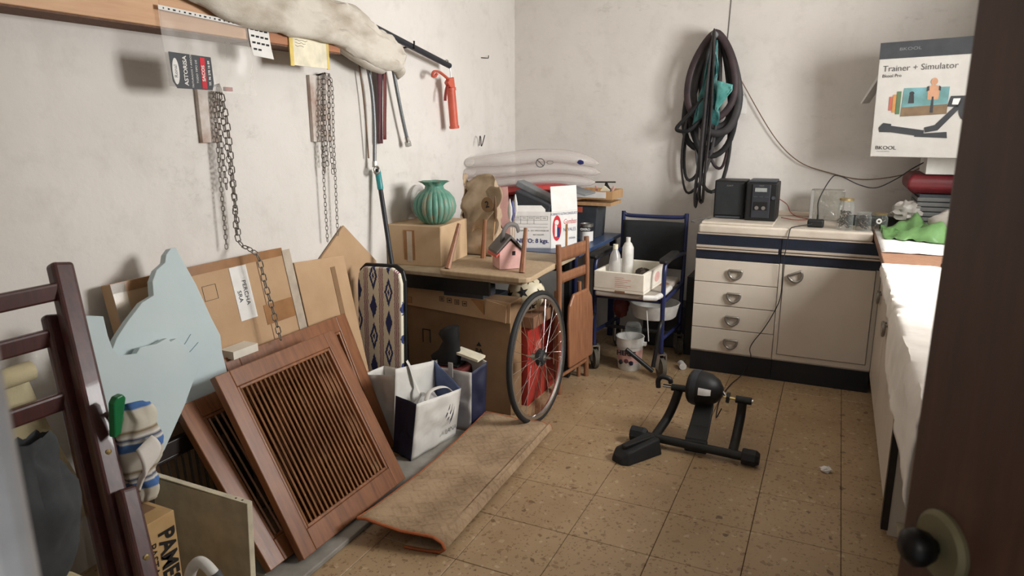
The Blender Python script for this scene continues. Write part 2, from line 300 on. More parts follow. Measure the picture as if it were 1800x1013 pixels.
def interp(tab, x):
    if x <= tab[0][0]: return tab[0][1]
    for (a, b), (c, d) in zip(tab, tab[1:]):
        if x <= c: return b + (d - b) * (x - a) / (c - a)
    return tab[-1][1]

# ------------------------------------------------------------------ room shell
fl = struct(MB().box(XW - 0.1, XR + 0.1, -0.6, YB + 0.1, -0.08, -0.004), 'floor', 'grout'); fl['label'] = 'speckled brown terrazzo tile floor'
tmesh = None; tx0, ty0, tp = -0.1646, 1.7864, 0.30
for i in range(-7, 4):
    for j in range(-6, 10):
        if tmesh is None:
            o = MB().box(0.0012, tp - 0.0012, 0.0012, tp - 0.0012, -0.02, 0.0).build('tile', 'terrazzo', fl, bevel=0.0015, seg=1); tmesh = o.data
        else:
            o = bpy.data.objects.new('tile', tmesh); COL.objects.link(o); o.parent = fl
            md = o.modifiers.new('bevel', 'BEVEL'); md.width = 0.0015; md.segments = 1
        o.location = (tx0 + i * tp, ty0 + j * tp, 0)
struct(MB().box(XW - 0.12, XW, YF - 0.2, YB + 0.12, -0.08, ZC), 'wall_left', 'plaster')
struct(MB().box(XW, XR, YB, YB + 0.12, -0.08, ZC), 'wall_back', 'plaster')
y0, y1, z0, z1 = WIN
struct(MB().box(XR, XR + 0.2, YF - 0.2, y0, -0.08, ZC).box(XR, XR + 0.2, y1, YB + 0.12, -0.08, ZC).box(XR, XR + 0.2, y0, y1, -0.08, z0).box(XR, XR + 0.2, y0, y1, z1, ZC), 'wall_right', 'plaster')
struct(MB().box(XW, -0.36, 0.0, YF, -0.08, ZC).box(0.47, XR, 0.0, YF, -0.08, ZC).box(-0.36, 0.47, 0.0, YF, 2.1, ZC), 'wall_front', 'plaster')
struct(MB().box(XW - 0.12, XR + 0.2, 0.0, YB + 0.12, ZC, ZC + 0.1), 'ceiling', 'plaster')
w1 = struct(MB().box(XR + 0.06, XR + 0.11, y0, y0 + 0.05, z0, z1).box(XR + 0.06, XR + 0.11, y1 - 0.05, y1, z0, z1).box(XR + 0.06, XR + 0.11, y0, y1, z0, z0 + 0.05).box(XR + 0.06, XR + 0.11, y0, y1, z1 - 0.05, z1).box(XR + 0.06, XR + 0.11, 2.93, 2.97, z0, z1), 'window_1', 'white_paint')
for a, b in ((y0 + 0.05, 2.93), (2.97, y1 - 0.05)): MB().box(XR + 0.083, XR + 0.087, a, b, z0 + 0.05, z1 - 0.05).build('pane', 'window_glass', w1)
# door frame and open door
tr = struct(MB().box(-0.36, -0.305, -0.03, 0.125, -0.004, 2.1).box(0.44, 0.47, -0.03, YF, -0.004, 2.1), 'trim_1', 'jamb_shade_grey', bevel=0.003)  # jamb reveal in shadow; that shade is put into the grey
struct(MB().box(-0.36, -0.299, 0.125, 0.152, 0, 2.1), 'trim_2', 'white_paint', bevel=0.01, seg=3)
dm_ = frame((0.445, 0.155, 0.01), (0.1045 - 0.445, 0.775 - 0.155, 0), (0, 0, 1))
dw = 0.715
dr = bpy.data.objects.new('door_1', None); COL.objects.link(dr); dr.matrix_world = dm_; WM['door_1'] = dm_.copy(); dr['kind'] = 'structure'; dr['label'] = 'open dark brown wooden door'
# local y axis = v x u : points towards -x/-y side or the other; knob on the camera side
sd = 1 if (dm_.to_3x3() @ Vector((0, 1, 0))).dot(Vector((-1, -0.5, 0))) > 0 else -1
MB().box(0, dw, min(0, -0.036 * sd), max(0, -0.036 * sd), 0, 2.03).build('door_leaf', 'door_wood', dr, bevel=0.003)
rm = Matrix.Translation((dw - 0.062, 0, 1.025)) @ Matrix.Rotation(-pi / 2 * sd, 4, 'X')
ros = MB().lathe([(0.0, 0.0), (0.036, 0.0), (0.036, 0.004), (0.031, 0.008), (0.012, 0.009), (0.0, 0.009)], 28, m=rm).build('rosette', 'aged_brass', dr, smooth=35)
MB().lathe([(0.008, 0.0), (0.008, 0.012), (0.015, 0.016), (0.019, 0.026), (0.018, 0.036), (0.010, 0.042), (0.0, 0.043)], 24, m=rm).build('knob', 'dark_metal', dr, smooth=50)
MB().box(dw, dw + 0.002, -0.028 * sd if sd > 0 else 0.008, -0.008 * sd if sd > 0 else 0.028, 0.93, 1.11).build('lock_plate', 'aged_brass', dr)

# ------------------------------------------------------------------ kitchen units
def dhandle(parent, c, rot=0.0, axis='y'):                    # D-shaped pull on a face; local c on the face
    pts = [(-0.036, 0.012), (0.036, 0.012)] + [(0.036 * cos(a), 0.006 - 0.044 * sin(a)) for a in [pi * k / 12 for k in range(0, 13)]]
    P = []
    for a, b in pts:
        q = (a * cos(rot) - b * sin(rot), a * sin(rot) + b * cos(rot))
        P.append((c[0] + q[0], c[1] - 0.014, c[2] + q[1]) if axis == 'y' else (c[0] - 0.014, c[1] - q[0], c[2] + q[1]))
    mb = MB().tube(P, 0.0075, 8, closed=True)
    for a in (-0.03, 0.03):
        q = (a * cos(rot) - 0.012 * sin(rot), a * sin(rot) + 0.012 * cos(rot))
        mb.cyl((c[0] + q[0], c[1] - 0.012, c[2] + q[1]), (c[0] + q[0], c[1] + 0.001, c[2] + q[1]), 0.005, seg=8) if axis == 'y' else mb.cyl((c[0] - 0.012, c[1] - q[0], c[2] + q[1]), (c[0] + 0.001, c[1] - q[0], c[2] + q[1]), 0.005, seg=8)
    return mb.build('handle', 'handle_grey', parent, world=True, smooth=50)
YC = 4.038
def unit(x0, x1, name, label):
    t = thing(name, label, 'cabinet', ((x0 + x1) / 2, YC, 0))
    MB().box(x0, x1, YC + 0.02, YB - 0.02, 0.12, 0.838).build('body', 'cabinet_white', t, True)
    MB().box(x0, x1, YC + 0.012, YB - 0.02, 0.0, 0.12).build('plinth', 'plinth', t, True)
    MB().box(x0 + 0.001, x1 - 0.001, YC, YC + 0.018, 0.695, 0.836).build('navy_fascia', 'cabinet_navy', t, True, bevel=0.002)
    MB().box(x0 + 0.004, x1 - 0.012, YC - 0.012, YC, 0.747, 0.757).box(x0 + 0.004, x1 - 0.012, YC - 0.016, YC, 0.762, 0.776).build('grip_strip', 'alu_strip', t, True, bevel=0.002)
    return t
cu = unit(-0.71, -0.245, 'drawer_unit', 'white base unit with four drawers and a navy top band')
for k in range(4):
    za = (0.133, 0.277, 0.418, 0.557)[k]; zb = (0.275, 0.416, 0.555, 0.692)[k]
    d = MB().box(-0.708, -0.247, YC, YC + 0.019, za + 0.001, zb - 0.001).build('drawer', 'cabinet_white', cu, True, bevel=0.002)
    dhandle(d, (-0.478, YC, (za + zb) / 2))
cu = unit(-0.243, 0.262, 'cabinet_unit', 'white base unit with one wide door beside the drawers')
MB().box(-0.243, -0.222, YC + 0.002, YC + 0.019, 0.133, 0.695).box(-0.222, 0.262, YC + 0.002, YC + 0.019, 0.133, 0.162).box(0.239, 0.262, YC + 0.002, YC + 0.019, 0.162, 0.695).build('face_frame', 'cabinet_white', cu, True)
d = MB().box(-0.218, 0.236, YC - 0.004, YC + 0.016, 0.166, 0.692).build('door', 'cabinet_white', cu, True, bevel=0.002); dhandle(d, (-0.157, YC - 0.004, 0.637), 0.42)
t = thing('worktop', 'pale worktop with rounded front edge above the drawer unit', 'worktop', (-0.2, 4.3, 0.84))
MB().box(-0.70, 0.205, YC - 0.012, YB, 0.846, 0.896).build('slab', 'counter_white', t, True, bevel=0.012, seg=4)
MB().box(-0.70, 0.205, YC - 0.004, YC + 0.3, 0.838, 0.846).build('edge_trim', 'alu_strip', t, True)
MB().box(-0.40, 0.10, YB - 0.03, YB, 0.896, 0.925).build('upstand', 'alu_strip', t, True, bevel=0.004)
# right-hand run along the window wall
def runit(y0, y1, label):
    t = thing('cabinet_unit', label, 'cabinet', (0.55, (y0 + y1) / 2, 0))
    MB().box(0.285, XR - 0.006, y0, y1, 0.10, 0.86).build('body', 'cabinet_white', t, True)
    MB().box(0.31, XR - 0.006, y0, y1, 0.0, 0.10).build('plinth', 'plinth', t, True); return t
ru = runit(3.42, YC - 0.02, 'white corner base unit under the newspaper')
d = MB().box(0.262, 0.282, 3.43, 4.01, 0.12, 0.85).build('door', 'cabinet_white', ru, True, bevel=0.002); dhandle(d, (0.262, 3.86, 0.60), 0, 'x')
ru = runit(2.60, 3.415, 'white base unit under the draped white cloth')
for a, b in ((2.605, 3.0), (3.01, 3.41)):
    d = MB().box(0.262, 0.282, a, b, 0.12, 0.85).build('door', 'cabinet_white', ru, True, bevel=0.002); dhandle(d, (0.262, (a + b) / 2 + 0.1, 0.58), 0, 'x')
t = thing('open_shelf_unit', 'open shelf unit with a dark wooden front edge at end of counter', 'cabinet', (0.55, 1.95, 0))
MB().box(0.285, XR, 2.565, 2.595, 0, 0.86).build('side_panel', 'cabinet_white', t, True)
MB().box(0.262, 0.285, 2.562, 2.598, 0.02, 0.86).build('edge_strip', 'beam_dark' if False else 'mahogany_dark', t, True)
for z in (0.04, 0.45): MB().box(0.31, XR, 1.35, 2.564, z, z + 0.02).build('shelf', 'beige_board', t, True)
MB().box(0.285, XR, 1.32, 1.348, 0, 0.86).build('side_panel', 'cabinet_white', t, True)
MB().box(0.88, XR, 1.35, 2.564, 0.06, 0.86).build('back_panel', 'cabinet_white', t, True)
t = thing('worktop', 'brown wooden worktop under the white cloth by the window', 'worktop', (0.55, 2.8, 0.86))
MB().box(0.208, XR, 1.32, YC - 0.016, 0.862, 0.896).build('slab', 'worktop_wood', t, True, bevel=0.004)
MB().box(0.208, XR, YC - 0.015, YB, 0.862, 0.896).build('corner_slab', 'worktop_wood', t, True, bevel=0.004)
# white cloth over the worktop edge
low = [(1.45, 0.70), (1.8, 0.725), (2.06, 0.715), (2.2, 0.72), (2.27, 0.735), (2.32, 0.84), (2.54, 0.865), (2.9, 0.88), (3.04, 0.885)]
def cl(u, v):
    y = 1.45 + 1.6 * v; zb = interp(low, y); drop = 0.905 - zb; top = 0.603; L = top + drop; s = u * L
    n1 = noise.noise(Vector((s * 9, y * 7, 1.3))); n2 = noise.noise(Vector((s * 26, y * 21, 4.0)))
    if s < top: return Vector((0.80 - s + 0.004 * n2, y + 0.03 * (noise.noise(Vector((s * 5, 2, 3)))) * (1 if v > 0.8 else 0), 0.907 + 0.006 * abs(n1) + 0.003 * abs(n2)))
    e = s - top; r = min(e / 0.03, 1.0)
    return Vector((0.197 - 0.006 * r - 0.012 * abs(n1) * r - 0.004 * n2 * r, y, 0.908 - 0.006 * r - e))
t = thing('white_cloth', 'white cloth draped over the edge of the window worktop', 'cloth', (0.5, 2.3, 0.905))
MB().grid(cl, 60, 70).build('drape', 'white_cloth', t, True, smooth=60, solid=0.004)
single(MB().prism([(2.30, 0.66), (2.36, 0.64), (2.62, 0.855), (2.58, 0.858)], 0.235, 0.25, m=Matrix(((0, 1, 0, 0), (1, 0, 0, 0), (0, 0, 1, 0), (0, 0, 0, 1)))), 'webbing_strap', 'slate', 'dark grey strap hanging below the white cloth', 'strap')
single(MB().box(0.5, 0.6, 2.88, 2.884, 0.912, 0.918), 'pen', 'ink', 'thin dark pen lying on the white cloth', 'pen')
single(MB().tube([(0.40, 3.05, 0.918), (0.44, 3.02, 0.92), (0.50, 3.01, 0.918)], [0.008, 0.010, 0.003], 8), 'knife', 'slate_dark', 'short dark knife at far end of the white cloth', 'knife')
def npap(u, v): return Vector((0.212 + 0.50 * u, 3.40 + 0.78 * v, 0.8985 + 0.006 * abs(noise.noise(Vector((u * 5, v * 6, 9))))))
single(MB().grid(npap, 14, 18), 'newspaper', 'white_paper', 'sheet of white paper spread on the corner worktop under green bag', 'paper', solid=0.002, smooth=60)

# ------------------------------------------------------------------ things on the back worktop
ZT = 0.896
single(MB().box(-0.69, -0.30, 4.06, 4.42, ZT, ZT + 0.012), 'board', 'counter_white', 'thin pale board lying under the speaker and stereo', 'board', bevel=0.003)
t = thing('loudspeaker', 'black bookshelf speaker left of the mini stereo', 'speaker', (-0.565, 4.33, ZT + 0.012))
MB().box(-0.655, -0.478, 4.24, 4.44, ZT + 0.012, 1.135).build('cabinet', 'black_plastic', t, True, bevel=0.006)
MB().box(-0.648, -0.485, 4.232, 4.24, ZT + 0.035, 1.125).build('grille', 'black_fabric', t, True, bevel=0.003)
MB().box(-0.642, -0.50, 4.229, 4.233, ZT + 0.018, ZT + 0.028).build('base_strip', 'slate', t, True)
text('logo', 'SONY', 0.014, 'steel', t, (-0.567, 4.2305, 1.105), (1, 0, 0), (0, 0, 1), True)
t = thing('mini_stereo', 'black mini stereo with small display and tape deck', 'stereo', (-0.385, 4.3, ZT + 0.012))
MB().box(-0.47, -0.298, 4.20, 4.42, ZT + 0.012, 1.13).build('body', 'black_plastic', t, True, bevel=0.008, seg=3)
MB().box(-0.46, -0.308, 4.21, 4.40, 1.13, 1.142).build('lid', 'slate', t, True, bevel=0.005)
fp = MB().box(-0.435, -0.335, 4.192, 4.201, ZT + 0.03, 1.12).build('front_panel', 'slate_dark', t, True, bevel=0.003)
MB().box(-0.42, -0.355, 4.189, 4.193, 1.078, 1.10).build('display', 'screen_grey', fp, True)
MB().box(-0.424, -0.346, 4.189, 4.193, 0.972, 1.02).build('tape_door', 'black_plastic', fp, True, bevel=0.002)
for x in (-0.405, -0.368): MB().lathe([(0, 0), (0.011, 0), (0.011, 0.004), (0, 0.004)], 14, m=Matrix.Translation((x, 4.189, 0.985)) @ Matrix.Rotation(pi / 2, 4, 'X')).build('tape_reel', 'steel', fp, True)
for k in range(3): MB().box(-0.425 + k * 0.03, -0.405 + k * 0.03, 4.189, 4.193, 1.046, 1.052).build('button', 'slate', fp, True)
MB().cyl((-0.318, 4.2, 1.045), (-0.318, 4.188, 1.045), 0.010).build('volume_knob', 'slate', t, True, smooth=40)
text('logo', 'SONY', 0.010, 'steel', t, (-0.386, 4.1912, 1.112), (1, 0, 0), (0, 0, 1), True)
t = thing('glass_block', 'square glass brick standing against the back wall', 'glass block', (-0.04, 4.5, ZT))
MB().box(-0.13, 0.055, 4.46, 4.54, ZT, 1.08).build('block', 'glass_block', t, True, bevel=0.012, seg=3)
MB().box(-0.128, -0.112, 4.455, 4.545, ZT + 0.005, 1.075).build('edge_left', 'hazy_plastic', t, True)
def jar(name, label, x, y, r, h, lid, fill):
    t = thing(name, label, 'jar', (x, y, ZT), group='glass jars on the worktop')
    MB().lathe([(0.0, 0.001), (r * 0.92, 0.001), (r, 0.008), (r, h * 0.70), (r * 0.96, h * 0.78), (r * 0.8, h * 0.88), (r * 0.8, h * 0.95)], 24, cap=False).build('glass_body', 'jar_glass', t, smooth=50)
    MB().lathe([(0, h * 0.94), (r * 0.86, h * 0.94), (r * 0.88, h), (r * 0.8, h * 1.005), (0, h * 1.005)], 24).build('lid', lid, t, smooth=40)
    mb = MB(); rnd = random.Random(int(r * 1e5))
    for k in range(60):
        a = rnd.random() * 2 * pi; q = r * 0.72 * sqrt(rnd.random()); z = 0.015 + h * fill * rnd.random(); d = Vector((rnd.uniform(-1, 1), rnd.uniform(-1, 1), rnd.uniform(-1, 1))).normalized() * 0.011
        c = Vector((q * cos(a), q * sin(a), z)); mb.cyl(c - d, c + d, 0.0016 + 0.002 * rnd.random(), seg=5)
    o = mb.build('screws', 'scrap_metal', t, kind='stuff'); return t
jar('glass_jar', 'tall glass jar of screws with a gold lid', 0.062, 4.10, 0.042, 0.17, 'gold_lid', 0.5)
jar('glass_jar', 'squat glass jar of small metal parts beside the tall jar', 0.152, 4.11, 0.040, 0.10, 'jar_glass', 0.62)
j3 = jar('glass_jar', 'squat glass jar with a round white washer inside', 0.232, 4.13, 0.038, 0.095, 'gold_lid', 0.55)
MB().lathe([(0.006, 0), (0.014, 0), (0.014, 0.003), (0.006, 0.003)], 18, m=Matrix.Translation((-0.006, -0.030, 0.055)) @ Matrix.Rotation(pi / 2, 4, 'X'), cap=False).build('washer', 'white_plastic', j3)
single(MB().box(0.07, 0.45, 4.30, 4.36, ZT, ZT + 0.055), 'tool_case', 'black_plastic', 'long black case lying behind the glass jars', 'case', bevel=0.008)
t = thing('charger', 'black power adapter at the front of the worktop', 'charger', (-0.08, 4.13, ZT))
MB().box(-0.125, -0.04, 4.12, 4.17, ZT, ZT + 0.045).build('body', 'black_plastic', t, True, bevel=0.01, seg=3)
MB().cyl((-0.075, 4.145, ZT + 0.04), (-0.075, 4.145, ZT + 0.07), 0.005).build('plug', 'black_rubber', t, True)
MB().tube(bez([(-0.10, 4.12, ZT + 0.02), (-0.15, 4.09, ZT + 0.012), (-0.19, 4.06, ZT + 0.006), (-0.205, 4.018, ZT - 0.006), (-0.215, 4.012, 0.80), (-0.225, 4.006, 0.70), (-0.224, 4.02, 0.515), (-0.253, 4.02, 0.412), (-0.30, 4.012, 0.31), (-0.347, 4.02, 0.231), (-0.366, 4.02, 0.18), (-0.358, 4.022, 0.12), (-0.40, 4.0, 0.02), (-0.44, 3.85, 0.006), (-0.46, 3.6, 0.006), (-0.44, 3.35, 0.008), (-0.405, 3.25, 0.10)]), 0.0028, 6).build('cable', 'black_rubber', t, True, smooth=60)
single(MB().tube(bez([(-0.075, 4.145, 0.966), (-0.079, 4.25, 1.039), (-0.03, 4.3, 1.153), (0.012, 4.3, 1.173), (0.117, 4.3, 1.126), (0.203, 4.3, 1.112), (0.295, 4.3, 1.162), (0.36, 4.3, 1.215), (0.42, 4.36, 1.25)]), 0.003, 6), 'power_cable', 'black_rubber', 'black cable rising from the charger in a wave', 'cable', smooth=60)
single(MB().tube(bez([(-0.60, 4.64, 1.74), (-0.576, 4.62, 1.696), (-0.376, 4.62, 1.386), (-0.216, 4.62, 1.232), (-0.035, 4.63, 1.167), (0.125, 4.62, 1.135), (0.274, 4.6, 1.15), (0.385, 4.58, 1.185), (0.46, 4.5, 1.24)]), 0.0032, 6), 'aerial_cable', 'brown_cable', 'thin brown cable sagging along the back wall', 'cable', smooth=60)
single(MB().tube(bez([(-0.30, 4.34, 1.03), (-0.26, 4.5, 0.98), (-0.24, 4.55, 0.93), (-0.20, 4.5, 0.91), (-0.13, 4.42, 0.905), (-0.2, 4.36, 0.905), (-0.28, 4.4, 0.91)]), 0.0025, 6), 'speaker_wire', 'gun_dark', 'tangled dark red wire beside the stereo', 'cable', smooth=60)
single(MB().tube(bez([(-0.60, 4.26, ZT + 0.016), (-0.68, 4.20, ZT + 0.016), (-0.735, 4.12, ZT + 0.012), (-0.75, 4.06, ZT + 0.008), (-0.72, 4.05, ZT + 0.006), (-0.70, 4.10, ZT + 0.006), (-0.66, 4.2, ZT + 0.016)]), 0.003, 6), 'loop_wire', 'ink_grey', 'loop of grey wire at left end of worktop', 'cable', smooth=60)
single(MB().box(-0.70, -0.665, 4.45, 4.46, ZT, 1.05), 'pane_offcut', 'jar_glass', 'narrow glass offcut standing behind the speaker', 'glass')
# corner stack: crate, red tray, white box, trainer box
t = thing('crate', 'grey slatted plastic crate in the worktop corner', 'crate', (0.62, 4.40, ZT))
for k in range(7): MB().box(0.40, 0.86, 4.22, 4.56, ZT + k * 0.026, ZT + 0.021 + k * 0.026).build('slat', 'grey_crate', t, True, bevel=0.003)
MB().box(0.41, 0.85, 4.23, 4.55, ZT, 1.09).build('core', 'slate', t, True)
single(MB().loft([[(0.345 + k, 4.20 + k, z), (0.88, 4.20 + k, z), (0.88, 4.58 - k, z), (0.345 + k, 4.58 - k, z)] for k, z in ((0.03, 1.092), (0.0, 1.12), (0.0, 1.165), (0.02, 1.195))]), 'plastic_tray', 'red_plastic', 'dark red plastic tray stacked on the grey crate', 'tray', bevel=0.012, seg=3)
single(MB().box(0.42, 0.86, 4.20, 4.52, 1.197, 1.284), 'carton', 'white_paper', 'flat white carton between red tray and trainer box', 'box', bevel=0.002)
bm_ = frame((0.150, 4.165, 1.287), (0.955, -0.295, 0), (0.0, -0.055, 1))
t = thing('trainer_box', 'white cycle trainer box with a dark top band on the corner stack', 'box', mat=bm_)
BW, BH = 0.66, 0.57
MB().box(0, BW, 0.001, 0.27, 0, BH).build('carton', 'box_print', t, bevel=0.003)
MB().box(0, BW, -0.0015, 0.271, BH - 0.078, BH + 0.002).build('top_band', 'print_grey', t)
MB().prism([(-0.004, 0.47), (-0.004, 0.44), (-0.10, 0.27), (-0.106, 0.275)], 0.12, 0.26).build('side_flap', 'white_paper', t)
text('lettering', 'BKOOL', 0.020, 'steel_grey', t, (0.14, -0.003, BH - 0.035), (1, 0, 0), (0, 0, 1), stretch=1.5)
text('lettering', 'Trainer + Simulator', 0.0415, 'ink_grey', t, (0.022, -0.001, 0.443), (1, 0, 0), (0, 0, 1), align='LEFT')
text('lettering', 'Bkool Pro', 0.022, 'ink', t, (0.022, -0.001, 0.408), (1, 0, 0), (0, 0, 1), align='LEFT')
text('lettering', 'BKOOL', 0.026, 'ink', t, (0.022, -0.001, 0.046), (1, 0, 0), (0, 0, 1), align='LEFT', stretch=1.15)
text('lettering', 'TRAINING INDOOR', 0.007, 'ink_grey', t, (0.030, -0.001, 0.028), (1, 0, 0), (0, 0, 1), align='LEFT')
pic = MB().prism([(0.125, 0.205), (0.33, 0.215), (0.33, 0.345), (0.130, 0.345)], -0.0012, 0.0).build('printed_photo', 'photo_sky', t)
for n_, (a, b, h0, h1), mt in (('printed_photo', (0.10, 0.12, 0.217, 0.33), 'photo_green'), ('printed_photo', (0.083, 0.098, 0.226, 0.315), 'photo_orange'), ('printed_photo', (0.067, 0.081, 0.236, 0.305), 'photo_red')):
    MB().box(a, b, -0.0012, 0, h0, h1).build(n_, mt, t)
MB().prism([(0.126, 0.205), (0.33, 0.215), (0.33, 0.262), (0.127, 0.25)], -0.0016, -0.0012).build('road_print', 'photo_road', pic)
def oval(cx, cz, a, b, n=16): return [(cx + a * cos(2 * pi * k / n), cz + b * sin(2 * pi * k / n)) for k in range(n)]
MB().prism(oval(0.262, 0.372, 0.015, 0.017), -0.002, -0.0014).prism([(0.236, 0.345), (0.262, 0.357), (0.29, 0.345), (0.287, 0.285), (0.24, 0.285)], -0.002, -0.0014).build('rider_print', 'skin_print', pic)
MB().prism([(0.232, 0.348), (0.242, 0.352), (0.244, 0.33), (0.232, 0.325)], -0.0024, -0.0019).prism([(0.284, 0.352), (0.293, 0.346), (0.294, 0.326), (0.284, 0.33)], -0.0024, -0.0019).prism([(0.258, 0.30), (0.266, 0.30), (0.270, 0.222), (0.256, 0.222)], -0.0024, -0.0019).prism([(0.158, 0.31), (0.178, 0.31), (0.182, 0.27), (0.155, 0.27)], -0.0024, -0.0014).prism(oval(0.168, 0.318, 0.011, 0.010), -0.0024, -0.0014).build('rider_detail', 'print_grey', pic)
tp_ = MB().prism([(0.05, 0.132), (0.24, 0.104), (0.24, 0.136), (0.05, 0.165)], -0.0014, 0).prism([(0.03, 0.150), (0.035, 0.128), (0.085, 0.126), (0.088, 0.168), (0.05, 0.174)], -0.002, 0).prism([(0.20, 0.118), (0.34, 0.128), (0.345, 0.098), (0.20, 0.104)], -0.0016, 0).prism([(0.24, 0.15), (0.285, 0.162), (0.38, 0.272), (0.40, 0.262), (0.30, 0.135), (0.245, 0.125)], -0.002, 0).prism([(0.34, 0.30), (0.41, 0.30), (0.395, 0.245), (0.33, 0.25)], -0.002, 0).prism(oval(0.43, 0.24, 0.052, 0.066, 24), -0.0024, 0).build('trainer_print', 'print_grey', t)
MB().prism([(0.352, 0.288), (0.382, 0.288), (0.374, 0.258), (0.348, 0.260)], -0.0026, -0.002).build('clamp_hole_print', 'white_paper', tp_)
# bags on the corner worktop
def gb(u, v):
    n1 = noise.noise(Vector((u * 4, v * 4, 2.2))); n2 = noise.noise(Vector((u * 9, v * 8, 7.2)))
    return Vector((0.235 + 0.40 * u, 3.78 + 0.42 * v - 0.10 * (1 - v) * u + 0.03 * n2, 0.906 + max(0, 0.055 * sin(pi * min(1, max(0, v))) * sin(pi * u) + 0.07 * n1 + 0.05 * n2)))
single(MB().grid(gb, 26, 22), 'plastic_bag', 'green_bag', 'crumpled light green plastic bag on the corner worktop', 'bag', group='plastic bags on the corner worktop', smooth=80, solid=0.0015)
single(MB().blob((0.56, 3.93, 0.975), (0.12, 0.10, 0.075), 0.25, 2.5, 3, floor=0.93), 'plastic_bag', 'grey_bag', 'bulging grey-white bag resting on the green bag', 'bag', group='plastic bags on the corner worktop', smooth=60)
single(MB().blob((0.36, 4.24, 0.995), (0.075, 0.05, 0.055), 0.45, 3.5, 5, floor=ZT + 0.05), 'plastic_bag', 'grey_bag', 'small crumpled white bag on the black case', 'bag', group='plastic bags on the corner worktop', smooth=40)

# ------------------------------------------------------------------ inner tubes on the back wall
t = thing('inner_tube_bundle', 'bundle of old black bicycle inner tubes hanging on back wall', 'inner tubes', (-0.75, YB, 1.99))
MB().tube([(-0.745, YB, 1.985), (-0.748, 4.44, 1.992)], 0.017, 14).build('wall_pipe', 'steel_grey', t, True, smooth=40)
HX, HZ = -0.748, 1.992
def loop(w, h, dx, r, yy, mat, seed, fl=0.45, tw=0.0):
    pts = []; n = 40; rnd = random.Random(seed)
    for k in range(n):
        a = 2 * pi * k / n; s = (1 - cos(a)) / 2
        x = HX + dx * s + w * sin(a) * (0.35 + 0.75 * sqrt(s)) + 0.012 * noise.noise(Vector((a * 1.2, seed, 0))) * s + tw * sin(2 * a) * s
        pts.append((x, yy + 0.02 * noise.noise(Vector((a, seed, 5))), HZ + 0.012 - h * s))
    MB().tube(pts, r, 8, closed=True, flat=fl, up=(0, 1, 0)).build('inner_tube', mat, t, True, smooth=60)
SP = [(0.150, 0.60, 0.035, 0.024, 4.53, 'rubber_grey'), (0.160, 0.52, -0.015, 0.021, 4.50, 'rubber_wine'), (0.105, 0.56, 0.045, 0.024, 4.56, 'rubber_grey'), (0.155, 0.70, -0.055, 0.020, 4.57, 'black_rubber'), (0.150, 0.74, 0.01, 0.019, 4.555, 'black_rubber'),
      (0.105, 0.98, -0.115, 0.010, 4.55, 'rubber_grey'), (0.014, 1.06, -0.055, 0.019, 4.47, 'rubber_grey'), (0.085, 0.90, -0.125, 0.012, 4.59, 'black_rubber'), (0.020, 1.03, -0.022, 0.020, 4.45, 'rubber_grey'), (0.115, 0.97, 0.02, 0.014, 4.575, 'rubber_grey'), (0.075, 0.82, 0.055, 0.010, 4.585, 'rubber_wine')]
for k, (w, h, dx, r, yy, mt) in enumerate(SP): loop(w, h, dx, r, yy, mt, k + 3)
MB().tube(bez([(-0.80, 4.50, 1.62), (-0.88, 4.48, 1.52), (-0.95, 4.47, 1.435), (-0.88, 4.47, 1.42), (-0.82, 4.48, 1.47), (-0.78, 4.5, 1.5)]), [0.02] * 41, 8, flat=0.6).build('tube_bend', 'black_rubber', t, True, smooth=60)
def tealf(u, v):
    n1 = noise.noise(Vector((u * 3, v * 5, 1.0))); n2 = noise.noise(Vector((u * 8, v * 9, 3.0)))
    return Vector((-0.745 + (u - 0.5) * (0.03 + 0.13 * v) - 0.03 * v + 0.015 * n1, 4.485 - 0.02 * abs(n1) + 0.02 * n2, 1.96 - 0.50 * v + 0.02 * n2))
single(MB().grid(tealf, 12, 24), 'teal_bag', 'teal_film', 'teal plastic bag stuffed among the hanging inner tubes', 'bag', smooth=70, solid=0.002)
def tealg(u, v): return Vector((-0.71 + 0.095 * u, 4.44 - 0.03 * u + 0.012 * noise.noise(Vector((u * 6, v * 6, 0))), 1.72 - 0.05 * u - (0.19 - 0.16 * u) * v + 0.02 * u))
single(MB().grid(tealg, 10, 10), 'teal_scrap', 'teal_scrap', 'pointed bright teal plastic flap beside the inner tubes', 'plastic', smooth=70, solid=0.002)
t = thing('paper_note', 'white paper note pinned behind the inner tubes', 'note', (-0.6, YB, 1.55))
MB().box(-0.665, -0.555, YB - 0.006, YB - 0.004, 1.525, 1.65).build('sheet', 'white_paper', t, True)
MB().cyl((-0.58, YB - 0.012, 1.64), (-0.58, YB, 1.64), 0.004, seg=8).build('pin', 'steel', t, True)
single(MB().tube([(-0.692, YB - 0.003, ZC), (-0.690, YB - 0.004, 2.2), (-0.697, YB - 0.003, 1.98)], 0.0022, 6), 'hanging_string', 'ink_grey', 'thin dark string running down the back wall to the pipe', 'string')

